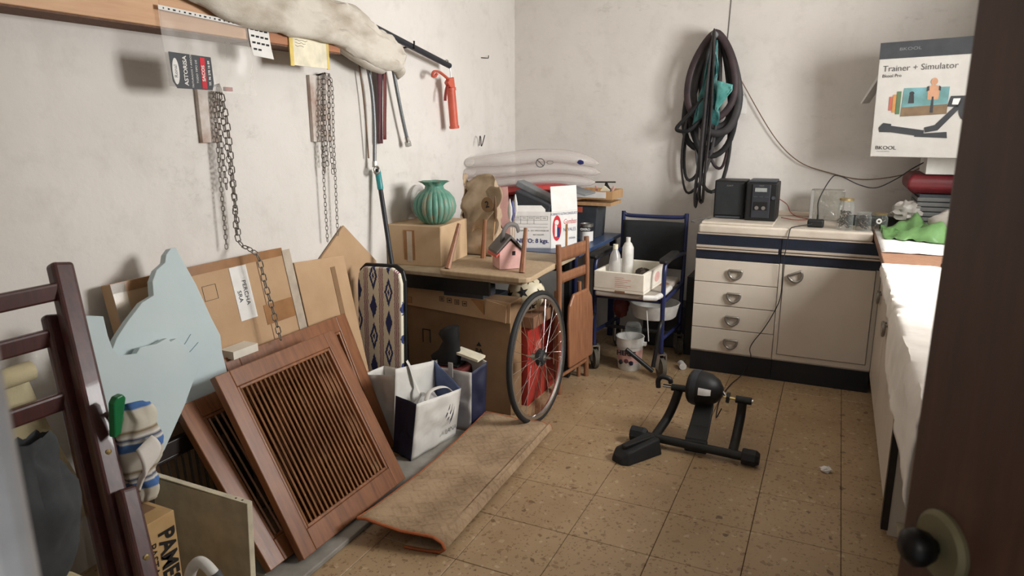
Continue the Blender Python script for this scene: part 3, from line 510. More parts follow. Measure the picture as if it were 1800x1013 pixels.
# ------------------------------------------------------------------ left wall: beams, tarp, chains, hoses
def W(off): return XW + off
def beam(label, y0, y1, w, z1, mat):
    t = thing('wall_beam', label, 'beam', (W(0.06), (y0 + y1) / 2, 1.766), group='wooden beams on the left wall')
    MB().box(W(0.0), W(w), y0, y1, 1.771, z1).build('timber', mat, t, True, bevel=0.003)
    MB().box(W(0.0), W(w - 0.001), y0, y1, 1.765, 1.7705).build('underside', 'chipboard', t, True)  # shade below the beam is put into this strip's darker colour
beam('pale wooden beam fixed along the left wall near the doorway', 0.35, 1.645, 0.13, 1.905, 'beam_wood')
beam('pale wooden beam section behind the clear plastic bag', 1.647, 2.02, 0.125, 1.89, 'beam_wood')
beam('darker short beam under end of the folded tarpaulin', 2.045, 2.545, 0.13, 1.87, 'beam_dark')
TT = [(0.9, 2.06), (1.7, 2.05), (2.2, 2.03), (2.5, 2.00), (2.72, 1.975), (2.86, 1.93), (2.95, 1.885), (3.04, 1.835)]
TB = [(0.9, 2.02), (1.45, 1.94), (1.74, 1.868), (1.9, 1.818), (2.2, 1.805), (2.53, 1.795), (2.66, 1.755), (2.77, 1.73), (2.9, 1.72), (3.0, 1.725), (3.04, 1.76)]
def tarp(u, v):
    y = 0.95 + 2.09 * v; zt = interp(TT, y); zb = interp(TB, y); k = noise.noise(Vector((y * 5, u * 7, 0.5))); k2 = noise.noise(Vector((y * 14 + u * 9, u * 12, 2.5)))
    prof = [(0.0, (0.02, zt - 0.06)), (0.15, (0.045, zt - 0.01)), (0.32, (0.10, zt)), (0.5, (0.155, zt - 0.04)), (0.7, (0.178, (zt + zb) / 2)), (0.9, (0.17, zb + 0.012)), (0.96, (0.15, zb)), (1.0, (0.142, zb + 0.012))]
    for (a, p), (b, q) in zip(prof, prof[1:]):
        if u <= b: f = (u - a) / (b - a); x = p[0] + (q[0] - p[0]) * f; z = p[1] + (q[1] - p[1]) * f; break
    e = min(1, 4 * u) * (1 - 0.7 * max(0, u - 0.85) / 0.15)
    if v > 0.93: x = x + (0.10 - x) * (v - 0.93) / 0.07 * 0.55
    return Vector((W(x + 0.022 * k * e + 0.012 * k2 * e + 0.010 * e * abs(sin(y * 9 + u * 8 + 3 * k))), y, z + 0.018 * k2 * e + 0.012 * k * e))
t = thing('tarpaulin', 'beige canvas tarpaulin folded over the wall beam', 'tarpaulin', (W(0.1), 2.2, 1.8))
MB().grid(tarp, 30, 110).build('folded_canvas', 'canvas_tarp', t, True, smooth=70, solid=0.006)
def corner(u, v): return Vector((W(0.12 + 0.03 * sin(v * 3) - 0.04 * u * v), 2.955 + 0.09 * u - 0.02 * v * (1 - u), 1.80 - 0.05 * u * (1 - v) - (0.06 + 0.05 * u) * v))
MB().grid(corner, 8, 8).build('hanging_corner', 'canvas_tarp', t, True, smooth=70, solid=0.006)
def lowr(u, v):
    y = 2.50 + 0.36 * v; a = pi * (0.1 + 1.0 * u); return Vector((W(0.12 + 0.035 * cos(a)), y, interp(TB, y) - 0.0 + 0.012 - 0.03 * sin(a) * (0.3 + 0.7 * v)))
MB().grid(lowr, 8, 14).build('rolled_hem', 'canvas_tarp', t, True, smooth=70, solid=0.006)
t = thing('wall_rod', 'dark grey rod sloping out from under the tarpaulin', 'rod', (W(0.08), 3.4, 1.8))
MB().tube([(W(0.095), 2.70, 1.945), (W(0.08), 3.582, 1.797)], 0.016, 14).build('rod', 'slate_dark', t, True, smooth=40)
MB().tube([(W(0.0), 3.18, 1.855), (W(0.06), 3.18, 1.862), (W(0.105), 3.18, 1.852), (W(0.105), 3.18, 1.89)], 0.005, 8).build('bracket', 'dark_metal', t, True)
t = thing('caulking_gun', 'orange red caulking gun hanging from the dark rod', 'caulking gun', (W(0.06), 3.57, 1.45))
gx = W(0.085)
MB().tube([(gx, 3.612, 1.452), (gx, 3.585, 1.665)], [0.026, 0.025], 16).build('barrel', 'gun_red', t, True, smooth=40)
for a_, b_ in (((gx, 3.585, 1.66), (gx, 3.583, 1.676)), ((gx, 3.613, 1.445), (gx, 3.611, 1.458))): MB().tube([a_, b_], 0.030, 16).build('collar', 'gun_red', t, True, smooth=40)
MB().prism([(3.557, 1.675), (3.612, 1.675), (3.60, 1.735), (3.555, 1.725), (3.53, 1.70)], -0.014, 0.014, m=Matrix(((0, 1, 0, gx), (1, 0, 0, 0), (0, 0, 1, 0), (0, 0, 0, 1)))).build('body', 'gun_red', t, True, bevel=0.003)
MB().tube(bez([(gx, 3.575, 1.715), (gx, 3.50, 1.742), (gx, 3.45, 1.755), (gx, 3.40, 1.752), (gx, 3.385, 1.728), (gx, 3.41, 1.728), (gx, 3.43, 1.742)]), 0.010, 8, flat=0.7).build('handle', 'gun_red', t, True, smooth=50)
MB().tube(bez([(gx, 3.565, 1.705), (gx, 3.535, 1.67), (gx, 3.52, 1.63), (gx, 3.515, 1.60)]), 0.010, 8, flat=0.6).build('trigger', 'gun_dark', t, True, smooth=50)
MB().tube(bez([(gx, 3.585, 1.72), (gx, 3.580, 1.79), (gx - 0.006, 3.570, 1.82), (gx - 0.006, 3.55, 1.826), (gx - 0.006, 3.535, 1.815)]), 0.0035, 8).build('push_rod', 'steel', t, True, smooth=50)
# chains
def links(mb, pts, L=0.026, wd=0.0085, r=0.0022):
    P = [Vector(p) for p in pts]; tot = [0]
    for a, b in zip(P, P[1:]): tot.append(tot[-1] + (b - a).length)
    n = int(tot[-1] / (L - 2.4 * r)); 
    for k in range(n):
        s = tot[-1] * (k + 0.5) / n; i = max(j for j in range(len(tot) - 1) if tot[j] <= s); f = (s - tot[i]) / max(1e-6, tot[i + 1] - tot[i]); c = P[i].lerp(P[i + 1], f); d = (P[i + 1] - P[i]).normalized()
        a = d.cross(Vector((1, 0, 0))).normalized(); sd_ = a if k % 2 else d.cross(a); sd_ = (sd_ * 0.8 + d.cross(sd_) * 0.35).normalized()
        h = L / 2 - wd; ring = [c + d * h * (1 if cos(q) >= 0 else -1) + d * wd * cos(q) + sd_ * wd * sin(q) for q in [2 * pi * (j + 0.5) / 8 for j in range(8)]]
        mb.tube(ring, r, 4, closed=True)
    return mb
def nail(t, y, z): MB().tube([(W(-0.002), y, z), (W(0.05), y, z + 0.008)], 0.004, 8).build('nail', 'dark_metal', t, True)
cx = W(0.045)
t = thing('chain', 'long steel chain hanging from a nail over the labelled carton', 'chain', (cx, 1.93, 1.6), group='chains on the left wall'); nail(t, 1.93, 1.60)
links(MB(), bez([(cx, 1.936, 1.60), (cx, 1.955, 1.45), (cx, 1.955, 1.2), (cx, 1.952, 1.02), (cx + 0.10, 1.945, 0.965), (cx + 0.13, 1.945, 0.85), (cx + 0.16, 1.945, 0.74), (cx + 0.185, 1.945, 0.63)]), 0.032, 0.0095, 0.0024).build('long_strand', 'chain_steel', t, True)
links(MB(), bez([(cx, 1.922, 1.60), (cx, 1.916, 1.4), (cx, 1.920, 1.22)]), 0.027, 0.008, 0.002).build('looped_strand', 'chain_steel', t, True)
links(MB(), bez([(cx, 1.928, 1.60), (cx + 0.01, 1.935, 1.35), (cx + 0.01, 1.948, 1.04)]), 0.028, 0.0085, 0.0021).build('looped_strand', 'chain_steel', t, True)
links(MB(), bez([(cx - 0.01, 1.912, 1.58), (cx - 0.01, 1.905, 1.3), (cx - 0.01, 1.90, 0.99)]), 0.022, 0.006, 0.0016).build('thin_strand', 'chain_steel', t, True)
MB().box(cx + 0.0, cx + 0.012, 1.95, 1.985, 1.585, 1.60).build('red_tag', 'gun_dark', t, True)
t = thing('chain', 'steel chain looped over a nail above the bare carton', 'chain', (cx, 2.53, 1.68), group='chains on the left wall'); nail(t, 2.53, 1.68)
for dy, zb_, L_ in ((-0.018, 1.25, 0.030), (0.0, 1.28, 0.030), (0.03, 1.24, 0.032)): links(MB(), bez([(cx + abs(dy) * 0.3, 2.53 + dy * 0.7, 1.685), (cx, 2.51 + dy, 1.45), (cx, 2.51 + dy * 1.2, zb_)]), L_ * 0.9, 0.008, 0.002).build('looped_strand', 'chain_steel', t, True)
links(MB(), bez([(cx - 0.008, 2.52, 1.68), (cx - 0.008, 2.492, 1.35), (cx - 0.008, 2.485, 0.93)]), 0.022, 0.006, 0.0016).build('thin_strand', 'chain_steel', t, True)
links(MB(), bez([(cx - 0.008, 2.53, 1.69), (cx - 0.008, 2.585, 1.65), (cx - 0.008, 2.575, 1.4), (cx - 0.008, 2.56, 0.95)]), 0.022, 0.006, 0.0016).build('thin_strand', 'chain_steel', t, True)
single(MB().box(W(0), W(0.018), 1.856, 1.942, 1.396, 1.61), 'wall_board', 'worn_board', 'worn pale board nailed to wall behind the longer chain', 'board', group='boards nailed on the left wall', bevel=0.002)
single(MB().box(W(0), W(0.018), 2.462, 2.605, 1.388, 1.678), 'wall_board', 'worn_board', 'rust-stained board nailed to wall behind the looped chain', 'board', group='boards nailed on the left wall', bevel=0.002)
# clear bag with printed label
bx_ = W(0.137)
t = thing('plastic_bag', 'clear plastic bag with black and red label taped to beam', 'bag', (bx_, 1.8, 1.57))
def cb(u, v): return Vector((bx_ + 0.006 + 0.014 * v * (0.5 + noise.noise(Vector((u * 7, v * 3, 1.5)))), 1.628 + 0.372 * u + 0.008 * v, 1.83 - 0.012 * u - 0.245 * v - 0.006 * u * v))
MB().grid(cb, 24, 16).build('film', 'clear_film', t, True, smooth=70)
MB().grid(lambda u, v: cb(u, 0.0) + Vector((0.002, 0, 0.006 - 0.014 * v)), 24, 1).build('header_strip', 'white_paper', t, True, solid=0.001)
mb = MB()
for k in range(17):
    p = cb(0.05 + 0.055 * k, 0.0); s_ = 0.002 + 0.003 * ((k * 7) % 3) / 2
    mb.box(p.x + 0.0028, p.x + 0.0034, p.y - s_, p.y + s_, p.z - 0.004, p.z + 0.001)
mb.build('header_print', 'ink', t, True)
lbx = bx_ + 0.026
lb = MB().prism([(1.632, 1.692), (1.80, 1.688), (1.803, 1.60), (1.795, 1.578), (1.652, 1.578), (1.637, 1.60)], 0, 0.001, m=Matrix(((0, 1, 0, lbx), (1, 0, 0, 0), (0, 0, 1, 0), (0, 0, 0, 1)))).build('label', 'slate_dark', t, True)
xx = lbx + 0.0022
def yz(poly, x0): return Matrix(((0, 1, 0, x0), (1, 0, 0, 0), (0, 0, 1, 0), (0, 0, 0, 1)))
MB().prism([(1.652 + 0.013 * cos(2 * pi * k / 20), 1.632 + 0.042 * sin(2 * pi * k / 20)) for k in range(20)], 0, 0.0006, m=yz(0, xx - 0.0008)).build('label_oval', 'white_paper', lb, True)
MB().box(xx - 0.0008, xx - 0.0002, 1.752, 1.772, 1.582, 1.684).build('label_red_band', 'ink_red', lb, True)
for s_, y_, z_, sz, mt, bd in (('Ronal', 1.652, 1.632, 0.018, 'ink_grey', 0), ('ASTORISA', 1.690, 1.636, 0.021, 'white_paper', 0.0005), ('TRITURADOS Y ARIDOS', 1.715, 1.636, 0.010, 'white_paper', 0), ('TODO TIPO DE', 1.735, 1.636, 0.011, 'white_paper', 0), ('SACOS', 1.762, 1.632, 0.017, 'white_paper', 0.0004), ('TF. 96 278 16 89', 1.787, 1.634, 0.012, 'white_paper', 0.0003)):
    text('lettering', s_, sz, mt, lb, (xx + 0.0002, y_, z_), (0, 0, 1), (0, -1, 0), True, bold=bd)
# notes on the beam
t = thing('sticker_sheet', 'white sheet printed with rows of black marks on beam', 'paper', (W(0.136), 2.06, 1.71))
sm_ = lambda u, v: Vector((W(0.134 + 0.012 * v * v), 2.012 + 0.104 * u + 0.004 * v, 1.822 - 0.006 * u - 0.108 * v))
MB().grid(sm_, 4, 8).build('sheet', 'white_paper', t, True, solid=0.001)
mb = MB()
for r_ in range(4):
    for k in range(4 if r_ < 3 else 2):
        p = sm_(0.17 + 0.22 * k, 0.10 + 0.22 * r_); mb.box(p.x + 0.0008, p.x + 0.0016, p.y - 0.008, p.y + 0.008, p.z - 0.0035, p.z + 0.0035)
mb.build('printed_marks', 'ink', t, True)
t = thing('paper_pad', 'cream note with yellow edges stuck on the beam end', 'paper', (W(0.136), 2.34, 1.7))
MB().box(W(0.132), W(0.136), 2.243, 2.445, 1.697, 1.83).build('sheet', 'cream_paper', t, True)
for a_, b_ in ((2.222, 2.243), (2.445, 2.460)): MB().box(W(0.132), W(0.1365), a_, b_, 1.694, 1.83).build('yellow_edge', 'yellow_paper', t, True)
mb = MB()
for k in range(3): mb.tube(bez([(W(0.1372), 2.255 + q * 0.012, 1.796 - 0.011 * k + 0.0025 * sin(q * 2.3 + k)) for q in range(7 - k)], 3), 0.0007, 4)
mb.build('handwriting', 'ink_grey', t, True)
# hoses, strap
def hose(label, pts, end):
    t = thing('water_hose', label, 'hose', pts[-1], group='braided hoses on the wall'); MB().tube(bez(pts), 0.0095, 10).build('braided_hose', 'hose_grey', t, True, smooth=60)
    e = Vector(pts[-1]); d = (Vector(pts[-1]) - Vector(pts[-2])).normalized()
    MB().cyl(e, e + d * 0.03, 0.0125, seg=8).build('ferrule', 'steel', t, True)
    if end == 'ring':
        MB().tube([e + d * 0.045 + Vector((0.012, 0.019 * cos(a), 0.019 * sin(a))) for a in [2 * pi * k / 14 for k in range(14)]], 0.006, 8, closed=True).build('swivel_nut', 'steel', t, True, smooth=50)
        MB().cyl(e + d * 0.045 + Vector((0.0, 0, 0)), e + d * 0.045 + Vector((0.018, 0, 0)), 0.008).build('seal', 'black_rubber', t, True)
    else: MB().cyl(e + d * 0.026, e + d * 0.05, 0.019, seg=6).build('swivel_nut', 'tin', t, True)
hose('grey braided hose ending in a ring nut above the broom', [(W(0.05), 2.835, 1.78), (W(0.05), 2.87, 1.62), (W(0.05), 2.875, 1.45), (W(0.05), 2.862, 1.285)], 'ring')
hose('grey braided hose slanting right with hexagonal nut', [(W(0.05), 3.05, 1.78), (W(0.05), 3.085, 1.64), (W(0.05), 3.125, 1.50), (W(0.05), 3.158, 1.40)], 'nut')
def strap(u, v): return Vector((W(0.03 + 0.012 * sin(u * 3 + v * 2)), 2.945 + 0.055 * u + 0.010 * v * u - 0.028 * v, 1.79 - 0.42 * v))
t = thing('fabric_strap', 'dark purple fabric strap hanging between two hoses', 'strap', (W(0.03), 2.95, 1.36))
MB().grid(strap, 4, 16).build('band', 'purple_strap', t, True, smooth=60, solid=0.004)
MB().grid(lambda u, v: Vector((W(0.05), 2.972 + 0.024 * u - 0.022 * v + 0.004 * sin(v * 5), 1.79 - 0.40 * v)), 2, 16).build('folded_edge', 'maroon', t, True, smooth=60, solid=0.004)
single(MB().tube(bez([(W(0.03), 2.80, 1.78), (W(0.03), 2.825, 1.6), (W(0.03), 2.838, 1.4), (W(0.03), 2.842, 1.30)]), 0.004, 6), 'cord', 'brown_cable', 'thin brown cord hanging beside the ring-ended hose', 'cord', smooth=60)
t = thing('wall_screw', 'small bent screw stuck in the wall near the corner', 'screw', (W(0), 4.15, 1.9))
MB().tube([(W(-0.002), 4.13, 1.892), (W(0.02), 4.14, 1.890), (W(0.022), 4.19, 1.893), (W(0.022), 4.195, 1.91)], 0.003, 6).build('shank', 'dark_metal', t, True)

# ------------------------------------------------------------------ cartons, foam and shutters against the left wall
CF = frame((-1.905, 1.0, 0), (0, 1, 0), (-0.19, 0, 0.97))       # local x = along wall, z = up the lean, +y = towards wall
t = thing('flat_carton', 'large flat cardboard carton with white paper label leaning on left wall', 'box', mat=CF, group='cartons leaning on the left wall')
MB().box(0.385, 1.149, 0.0, 0.05, 0.011, 0.976).build('carton', 'cardboard', t, bevel=0.003)
MB().box(0.385, 1.149, -0.0015, 0.0, 0.943, 0.976).build('top_tape', 'tape', t)
MB().box(0.982, 1.149, -0.0015, 0.0, 0.682, 0.764).build('side_tape', 'tape', t)
MB().box(0.386, 0.434, -0.0015, 0.0, 0.58, 0.974).build('clear_tape', 'clear_tape', t)
MB().box(1.145, 1.19, -0.004, 0.002, 0.60, 0.964).build('bubble_strip', 'clear_tape', t)
MB().box(0.999, 1.002, -0.001, 0.0, 0.3, 0.943).build('flap_seam', 'card_edge', t)
mb = MB()
for a, b, c, d in ((0.72, 0.782, 0.895, 0.8965), (0.72, 0.782, 0.840, 0.8415), (0.72, 0.7215, 0.840, 0.8965), (0.7805, 0.782, 0.840, 0.8965)): mb.box(a, b, -0.001, 0, c, d)
mb.build('printed_square', 'ink', t)
lb = MB().box(0.858, 0.942, -0.002, 0.0, 0.729, 0.941).build('paper_label', 'white_paper', t)
text('lettering', 'PERCHA', 0.027, 'ink', lb, (0.912, -0.003, 0.834), (0, 0, -1), (1, 0, 0), False); text('lettering', 'SRA', 0.027, 'ink', lb, (0.880, -0.003, 0.824), (0, 0, -1), (1, 0, 0), False)
t = thing('flat_carton', 'plain cardboard carton leaning beside the ironing board', 'box', mat=CF, group='cartons leaning on the left wall')
MB().prism([(1.204, 0.011), (1.53, 0.011), (1.53, 0.879), (1.204, 0.901)], 0.002, 0.05).build('carton', 'cardboard', t, bevel=0.003)
MB().box(1.42, 1.45, 0.0, 0.002, 0.53, 0.84).build('tape_mark', 'cardboard_dark', t)
single(MB().prism([(2.27, 0.0), (2.86, 0.0), (2.875, 0.77), (2.631, 0.986), (2.30, 0.74)], -0.005, 0.005, m=Matrix(((0, 1, 0, -2.152), (1, 0, 0, 0), (0, 0, 1, 0), (0, 0, 0, 1)))), 'cardboard_sheet', 'cardboard', 'pointed cardboard sheet standing flat against the wall', 'cardboard')
FA = [(0.594, 1.075), (0.572, 1.075), (0.549, 1.057), (0.537, 1.032), (0.499, 1.013), (0.474, 0.98), (0.464, 0.934), (0.419, 0.921), (0.355, 0.875), (0.305, 0.833), (0.284, 0.806), (0.29, 0.781), (0.353, 0.765), (0.365, 0.778), (0.4, 0.773), (0.436, 0.77), (0.475, 0.771), (0.50, 0.753), (0.545, 0.652), (0.547, 0.621), (0.469, 0.553), (0.446, 0.515), (0.626, 0.519), (0.665, 0.602), (0.666, 0.677), (0.677, 0.738), (0.659, 0.806), (0.633, 0.937), (0.61, 1.012)]
FAb = [(0.594, 1.075), (0.572, 1.075), (0.549, 1.057), (0.537, 1.032), (0.499, 1.013), (0.474, 0.98), (0.464, 0.934), (0.419, 0.921), (0.355, 0.875), (0.305, 0.833), (0.284, 0.806), (0.29, 0.70), (0.34, 0.56), (0.40, 0.50), (0.446, 0.515), (0.626, 0.519), (0.665, 0.602), (0.666, 0.677), (0.677, 0.738), (0.659, 0.806), (0.633, 0.937), (0.61, 1.012)]
t = thing('foam_board', 'tall broken pale blue insulation foam board with jagged tip', 'foam board', group='blue foam boards', mat=frame((-1.80, 1.0, 0), (0, 1, 0), (-0.23, 0, 1.07)))
MB().prism(FAb, 0.0, 0.028).build('board', 'foam_blue', t, bevel=0.002)
mb = MB()
for pts in ([(0.40, 0.715), (0.46, 0.72), (0.52, 0.745), (0.56, 0.775)], [(0.40, 0.715), (0.47, 0.702), (0.53, 0.715), (0.58, 0.74)]): mb.tube(bez([(a, -0.001, b) for a, b in pts]), 0.0012, 5)
mb.build('scratches', 'foam_edge', t)
FB = [(0.21, 0.935), (0.26, 0.92), (0.257, 0.861), (0.26, 0.819), (0.275, 0.792), (0.328, 0.782), (0.345, 0.797), (0.40, 0.792), (0.444, 0.80), (0.452, 0.785), (0.475, 0.79), (0.50, 0.76), (0.529, 0.674), (0.441, 0.57), (0.333, 0.462), (0.241, 0.391), (0.20, 0.007), (0.10, 0.007), (0.12, 0.5)]
t = thing('foam_board', 'pale blue insulation foam board standing behind the wooden folding frame', 'foam board', group='blue foam boards', mat=frame((-1.76, 1.0, 0), (0, 1, 0), (-0.23, 0, 1.07)))
MB().prism(FB, 0.0, 0.028).build('board', 'foam_blue', t, bevel=0.002)
single(MB().box(-2.02, -1.95, 1.72, 1.84, 0.615, 0.645, Matrix.Translation((0.0, 0, 0))), 'foam_strip', 'styrofoam', 'short white foam strip on top of the rear shutter', 'foam strip')

def shutter(label, o, v, w, h, fw, n, wood_='mahogany', slat='mahogany_slat', group=None, rail=0.078):
    t = thing('louvred_shutter', label, 'shutter', mat=frame(o, (0, 1, 0), v), group='louvred shutters leaning by the wall'); T = 0.03
    for x in (0, w - fw): MB().box(x, x + fw, 0, T, 0, h).build('stile', wood_, t, bevel=0.003)
    for z, hh in ((0, rail), (h - fw, fw)): MB().box(fw, w - fw, 0, T, z, z + hh).build('rail', wood_, t, bevel=0.003)
    for x in (fw, w - fw - 0.012): MB().box(x, x + 0.012, 0.003, T - 0.002, rail, h - fw).build('moulding', wood_, t, bevel=0.003)
    for z in (rail, h - fw - 0.012): MB().box(fw + 0.012, w - fw - 0.012, 0.003, T - 0.002, z, z + 0.012).build('moulding', wood_, t, bevel=0.003)
    x0 = fw + 0.014; x1 = w - fw - 0.014; p = (x1 - x0) / n; sm = None
    for k in range(n):
        if sm is None:
            m_ = Matrix.Rotation(radians(58), 4, 'Z'); s_ = MB().box(-0.0115, 0.0115, -0.0032, 0.0032, rail + 0.008, h - fw - 0.008, m_).build('slat', slat, t); sm = s_.data
        else:
            s_ = bpy.data.objects.new('slat', sm); COL.objects.link(s_); s_.parent = t
        s_.location = (x0 + p * (k + 0.5), T / 2 + 0.001, 0)
    return t
g = None
shutter('front mahogany louvred shutter leaning with narrow vertical slats', (-1.497, 1.524, 0.035), (-0.329, 0, 0.601), 0.606, 0.686, 0.062, 21)
shutter('mahogany louvred shutter half hidden behind left side of front shutter', (-1.553, 1.43, 0.037), (-0.353, 0, 0.511), 0.606, 0.622, 0.066, 17)
shutter('mahogany louvred shutter at the back beside the ironing board', (-1.737, 1.70, 0.012), (-0.245, 0, 0.609), 0.70, 0.657, 0.068, 22)
shutter('louvred shutter coloured almost black for the shadow below the foam boards', (-1.862, 1.24, 0.0), (-0.03, 0, 0.45), 0.45, 0.45, 0.05, 12, 'mahogany_dark', 'mahogany_dark')  # near-black wood carries the shadow this shutter stands in
single(MB().box(-1.66, -1.455, 1.42, 2.66, 0.0, 0.02), 'grey_board', 'grey_board', 'flat grey board on the floor under shutters and tote bags', 'board', bevel=0.004)
t = thing('beige_panel', 'beige chipboard panel standing in front of the shutters', 'panel', mat=frame((-1.80, 1.215, 0.0), (1, 0, 0), (0.02, 0.06, 1)))
MB().prism([(0.0, 0.0), (0.385, 0.0), (0.385, 0.418), (0.0, 0.412)], 0.0, 0.018).build('panel', 'beige_board', t)
MB().box(0.3845, 0.3875, 0.0, 0.018, 0, 0.42).box(0.0, 0.385, 0, 0.018, 0.418, 0.4205).build('edging', 'board_edge', t)
for x in (0.335, 0.36): MB().cyl((x, 0.009, 0.4205), (x, 0.009, 0.4215), 0.003, seg=8).build('dowel_hole', 'mahogany_dark', t)

# folded wooden deck chair at far left, leaning back towards the wall
t = thing('deck_chair', 'folded mahogany deck chair with beige canvas by the doorway', 'deck chair', (-1.30, 0.6, 0))
def cx_(z): return -1.27 - 0.429 * z
def cy_(z): return 0.836 + 0.179 * z
def post(name, z0, z1, dx, dy, wx, wy):
    a = Vector((cx_(z0) + dx, cy_(z0) + dy, z0)); v = Vector((cx_(z1) + dx, cy_(z1) + dy, z1)) - a; vh = v.normalized(); yy = Vector((0, 1, 0)); u = yy - vh * vh.dot(yy)
    return MB().box(-wy, wy, -wx, wx, 0, v.length, frame(tuple(a), tuple(u), tuple(vh))).build(name, 'ladder_wood', t, True, bevel=0.010, seg=3)
for dy in (0.0, -0.60):
    post('outer_post', 0.012, 1.118, 0.0, dy, 0.019, 0.027); post('inner_post', 0.02, 0.995, -0.046, dy - 0.022 if dy == 0 else dy + 0.05, 0.015, 0.022); post('leg', 0.012, 0.60, 0.040, dy + 0.008, 0.016, 0.024)
for z, dx in ((1.055, 0.0), (0.945, -0.046), (0.80, -0.046)): MB().box(cx_(z) + dx - 0.011, cx_(z) + dx + 0.011, 0.44 + 0.03 * (dx != 0), cy_(z) - 0.02 + dx * 0.4, z - 0.022, z + 0.022).build('cross_bar', 'ladder_wood', t, True, bevel=0.006)
for z, dx, dy in ((0.68, 0.021, 0.0), (0.45, 0.058, 0.008)): MB().lathe([(0.0, 0.0), (0.008, 0.0), (0.005, 0.003), (0.0, 0.004)], 14, m=Matrix.Translation((cx_(z) + dx, cy_(z) + dy, z)) @ Matrix.Rotation(pi / 2, 4, 'Y')).build('screw', 'gold_lid', t, True)
MB().tube([(cx_(0.885) - 0.03 - 0.003 * k, 0.46 + 0.088 * k, 0.885 + 0.002 * (k % 2)) for k in range(6)], 0.024, 14).build('canvas_roll', 'canvas_beige', t, True, smooth=50)
MB().grid(lambda u, v: Vector((cx_(0.87 - 0.34 * v) - 0.078 - 0.02 * sin(pi * v) + 0.003 * sin(u * 20), 0.50 + 0.40 * u + 0.03 * u * v, 0.87 - 0.34 * v)), 20, 20).build('canvas_seat', 'canvas_beige', t, True, smooth=70, solid=0.003)
def gbag(u, v):
    n1 = noise.noise(Vector((u * 3, v * 3, 0.4))); n2 = noise.noise(Vector((cos(u * 2 * pi) * 2.2, sin(u * 2 * pi) * 2.2, v * 5))); w = 0.040 + 0.050 * sin(pi * min(1, v * 1.1)); a = u * 2 * pi
    return Vector((-1.43 + (w + 0.02 * n2) * 0.5 * cos(a), 0.725 + (w + 0.035 * n2) * sin(a) - 0.02 * (1 - v), 0.495 + 0.34 * v + 0.02 * n2 * v))
t = thing('cloth_bundle', 'dark grey crumpled cloth bundle in front of the deck chair canvas', 'cloth', (-1.43, 0.725, 0.49))
MB().grid(gbag, 36, 26).build('bundle', 'dark_grey_cloth', t, True, smooth=70)
single(MB().box(-1.50, -1.36, 0.52, 0.80, 0.0, 0.488), 'cushion', 'canvas_beige', 'tall beige canvas cushion standing under the dark bundle', 'cushion', bevel=0.03, seg=4)
# peg and striped towel
t = thing('striped_towel', 'blue and cream striped towel clipped beside the deck chair', 'towel', (-1.55, 1.02, 0.51))
def tow(u, v):
    a = u * 1.6 * pi; r = 0.020 + 0.027 * sin(pi * min(1, 0.15 + v * 0.9)); n1 = noise.noise(Vector((u * 4, v * 5, 3)))
    return Vector((-1.55 + r * 0.8 * sin(a + 0.6) + 0.012 * n1, 1.028 + 0.014 * v + r * cos(a) * 0.95 + 0.022 * n1 + 0.004 * sin(7 * a), 0.765 - 0.258 * v + 0.02 * sin(u * 5) * (1 - v)))
MB().grid(tow, 30, 26).build('folded_cloth', 'towel', t, True, smooth=70, solid=0.007)
MB().grid(lambda u, v: Vector((-1.50 + 0.018 * sin(v * 4), 1.0 + 0.055 * u * sin(pi * min(1, 0.3 + v)), 0.675 - 0.12 * v + 0.02 * u)), 8, 10).build('white_fold', 'white_cloth', t, True, smooth=70, solid=0.009)
single(MB().prism([(0.966, 0.715), (0.986, 0.72), (1.010, 0.805), (1.004, 0.816), (0.986, 0.814), (0.976, 0.80)], -0.011, 0.011, m=Matrix(((0, 1, 0, -1.535), (1, 0, 0, 0), (0, 0, 1, 0), (0, 0, 0, 1)))), 'clothes_peg', 'green_plastic', 'green plastic peg clipped on the striped towel', 'peg', bevel=0.004)
# tile carton
t = thing('tile_carton', 'tan tile carton with bold black lettering before the beige panel', 'box', (-1.57, 0.9, 0))
MB().box(-1.66, -1.45, 0.955, 1.043, 0.0, 0.50).build('carton', 'pamesa_card', t, True, bevel=0.002)
text('lettering', 'PAMESA', 0.062, 'tile_carton_print', t, (-1.4485, 1.012, 0.365), (0, 0, -1), (0, 1, 0), True, bold=0.002, stretch=0.88)
text('lettering', 'PASTA BLANCA', 0.028, 'tile_carton_print', t, (-1.4485, 0.972, 0.335), (0, 0, -1), (0, 1, 0), True, stretch=1.1)
MB().box(-1.60, -1.50, 0.965, 1.03, 0.5, 0.5015).build('top_print', 'cardboard_dark', t, True)
t = thing('walking_frame', 'white tubular frame handle with grey grip by tile carton', 'walker', (-1.30, 1.02, 0))
MB().tube(bez([(-1.365, 1.0, 0.0), (-1.365, 1.0, 0.30), (-1.36, 1.0, 0.37), (-1.325, 1.005, 0.41), (-1.28, 1.01, 0.375), (-1.255, 1.015, 0.30), (-1.24, 1.02, 0.0)]), 0.014, 12).build('tube', 'white_plastic', t, True, smooth=60)
MB().tube(bez([(-1.288, 1.009, 0.388), (-1.272, 1.012, 0.355), (-1.262, 1.014, 0.325)]), 0.0165, 12).build('grip', 'grip_grey', t, True, smooth=60)
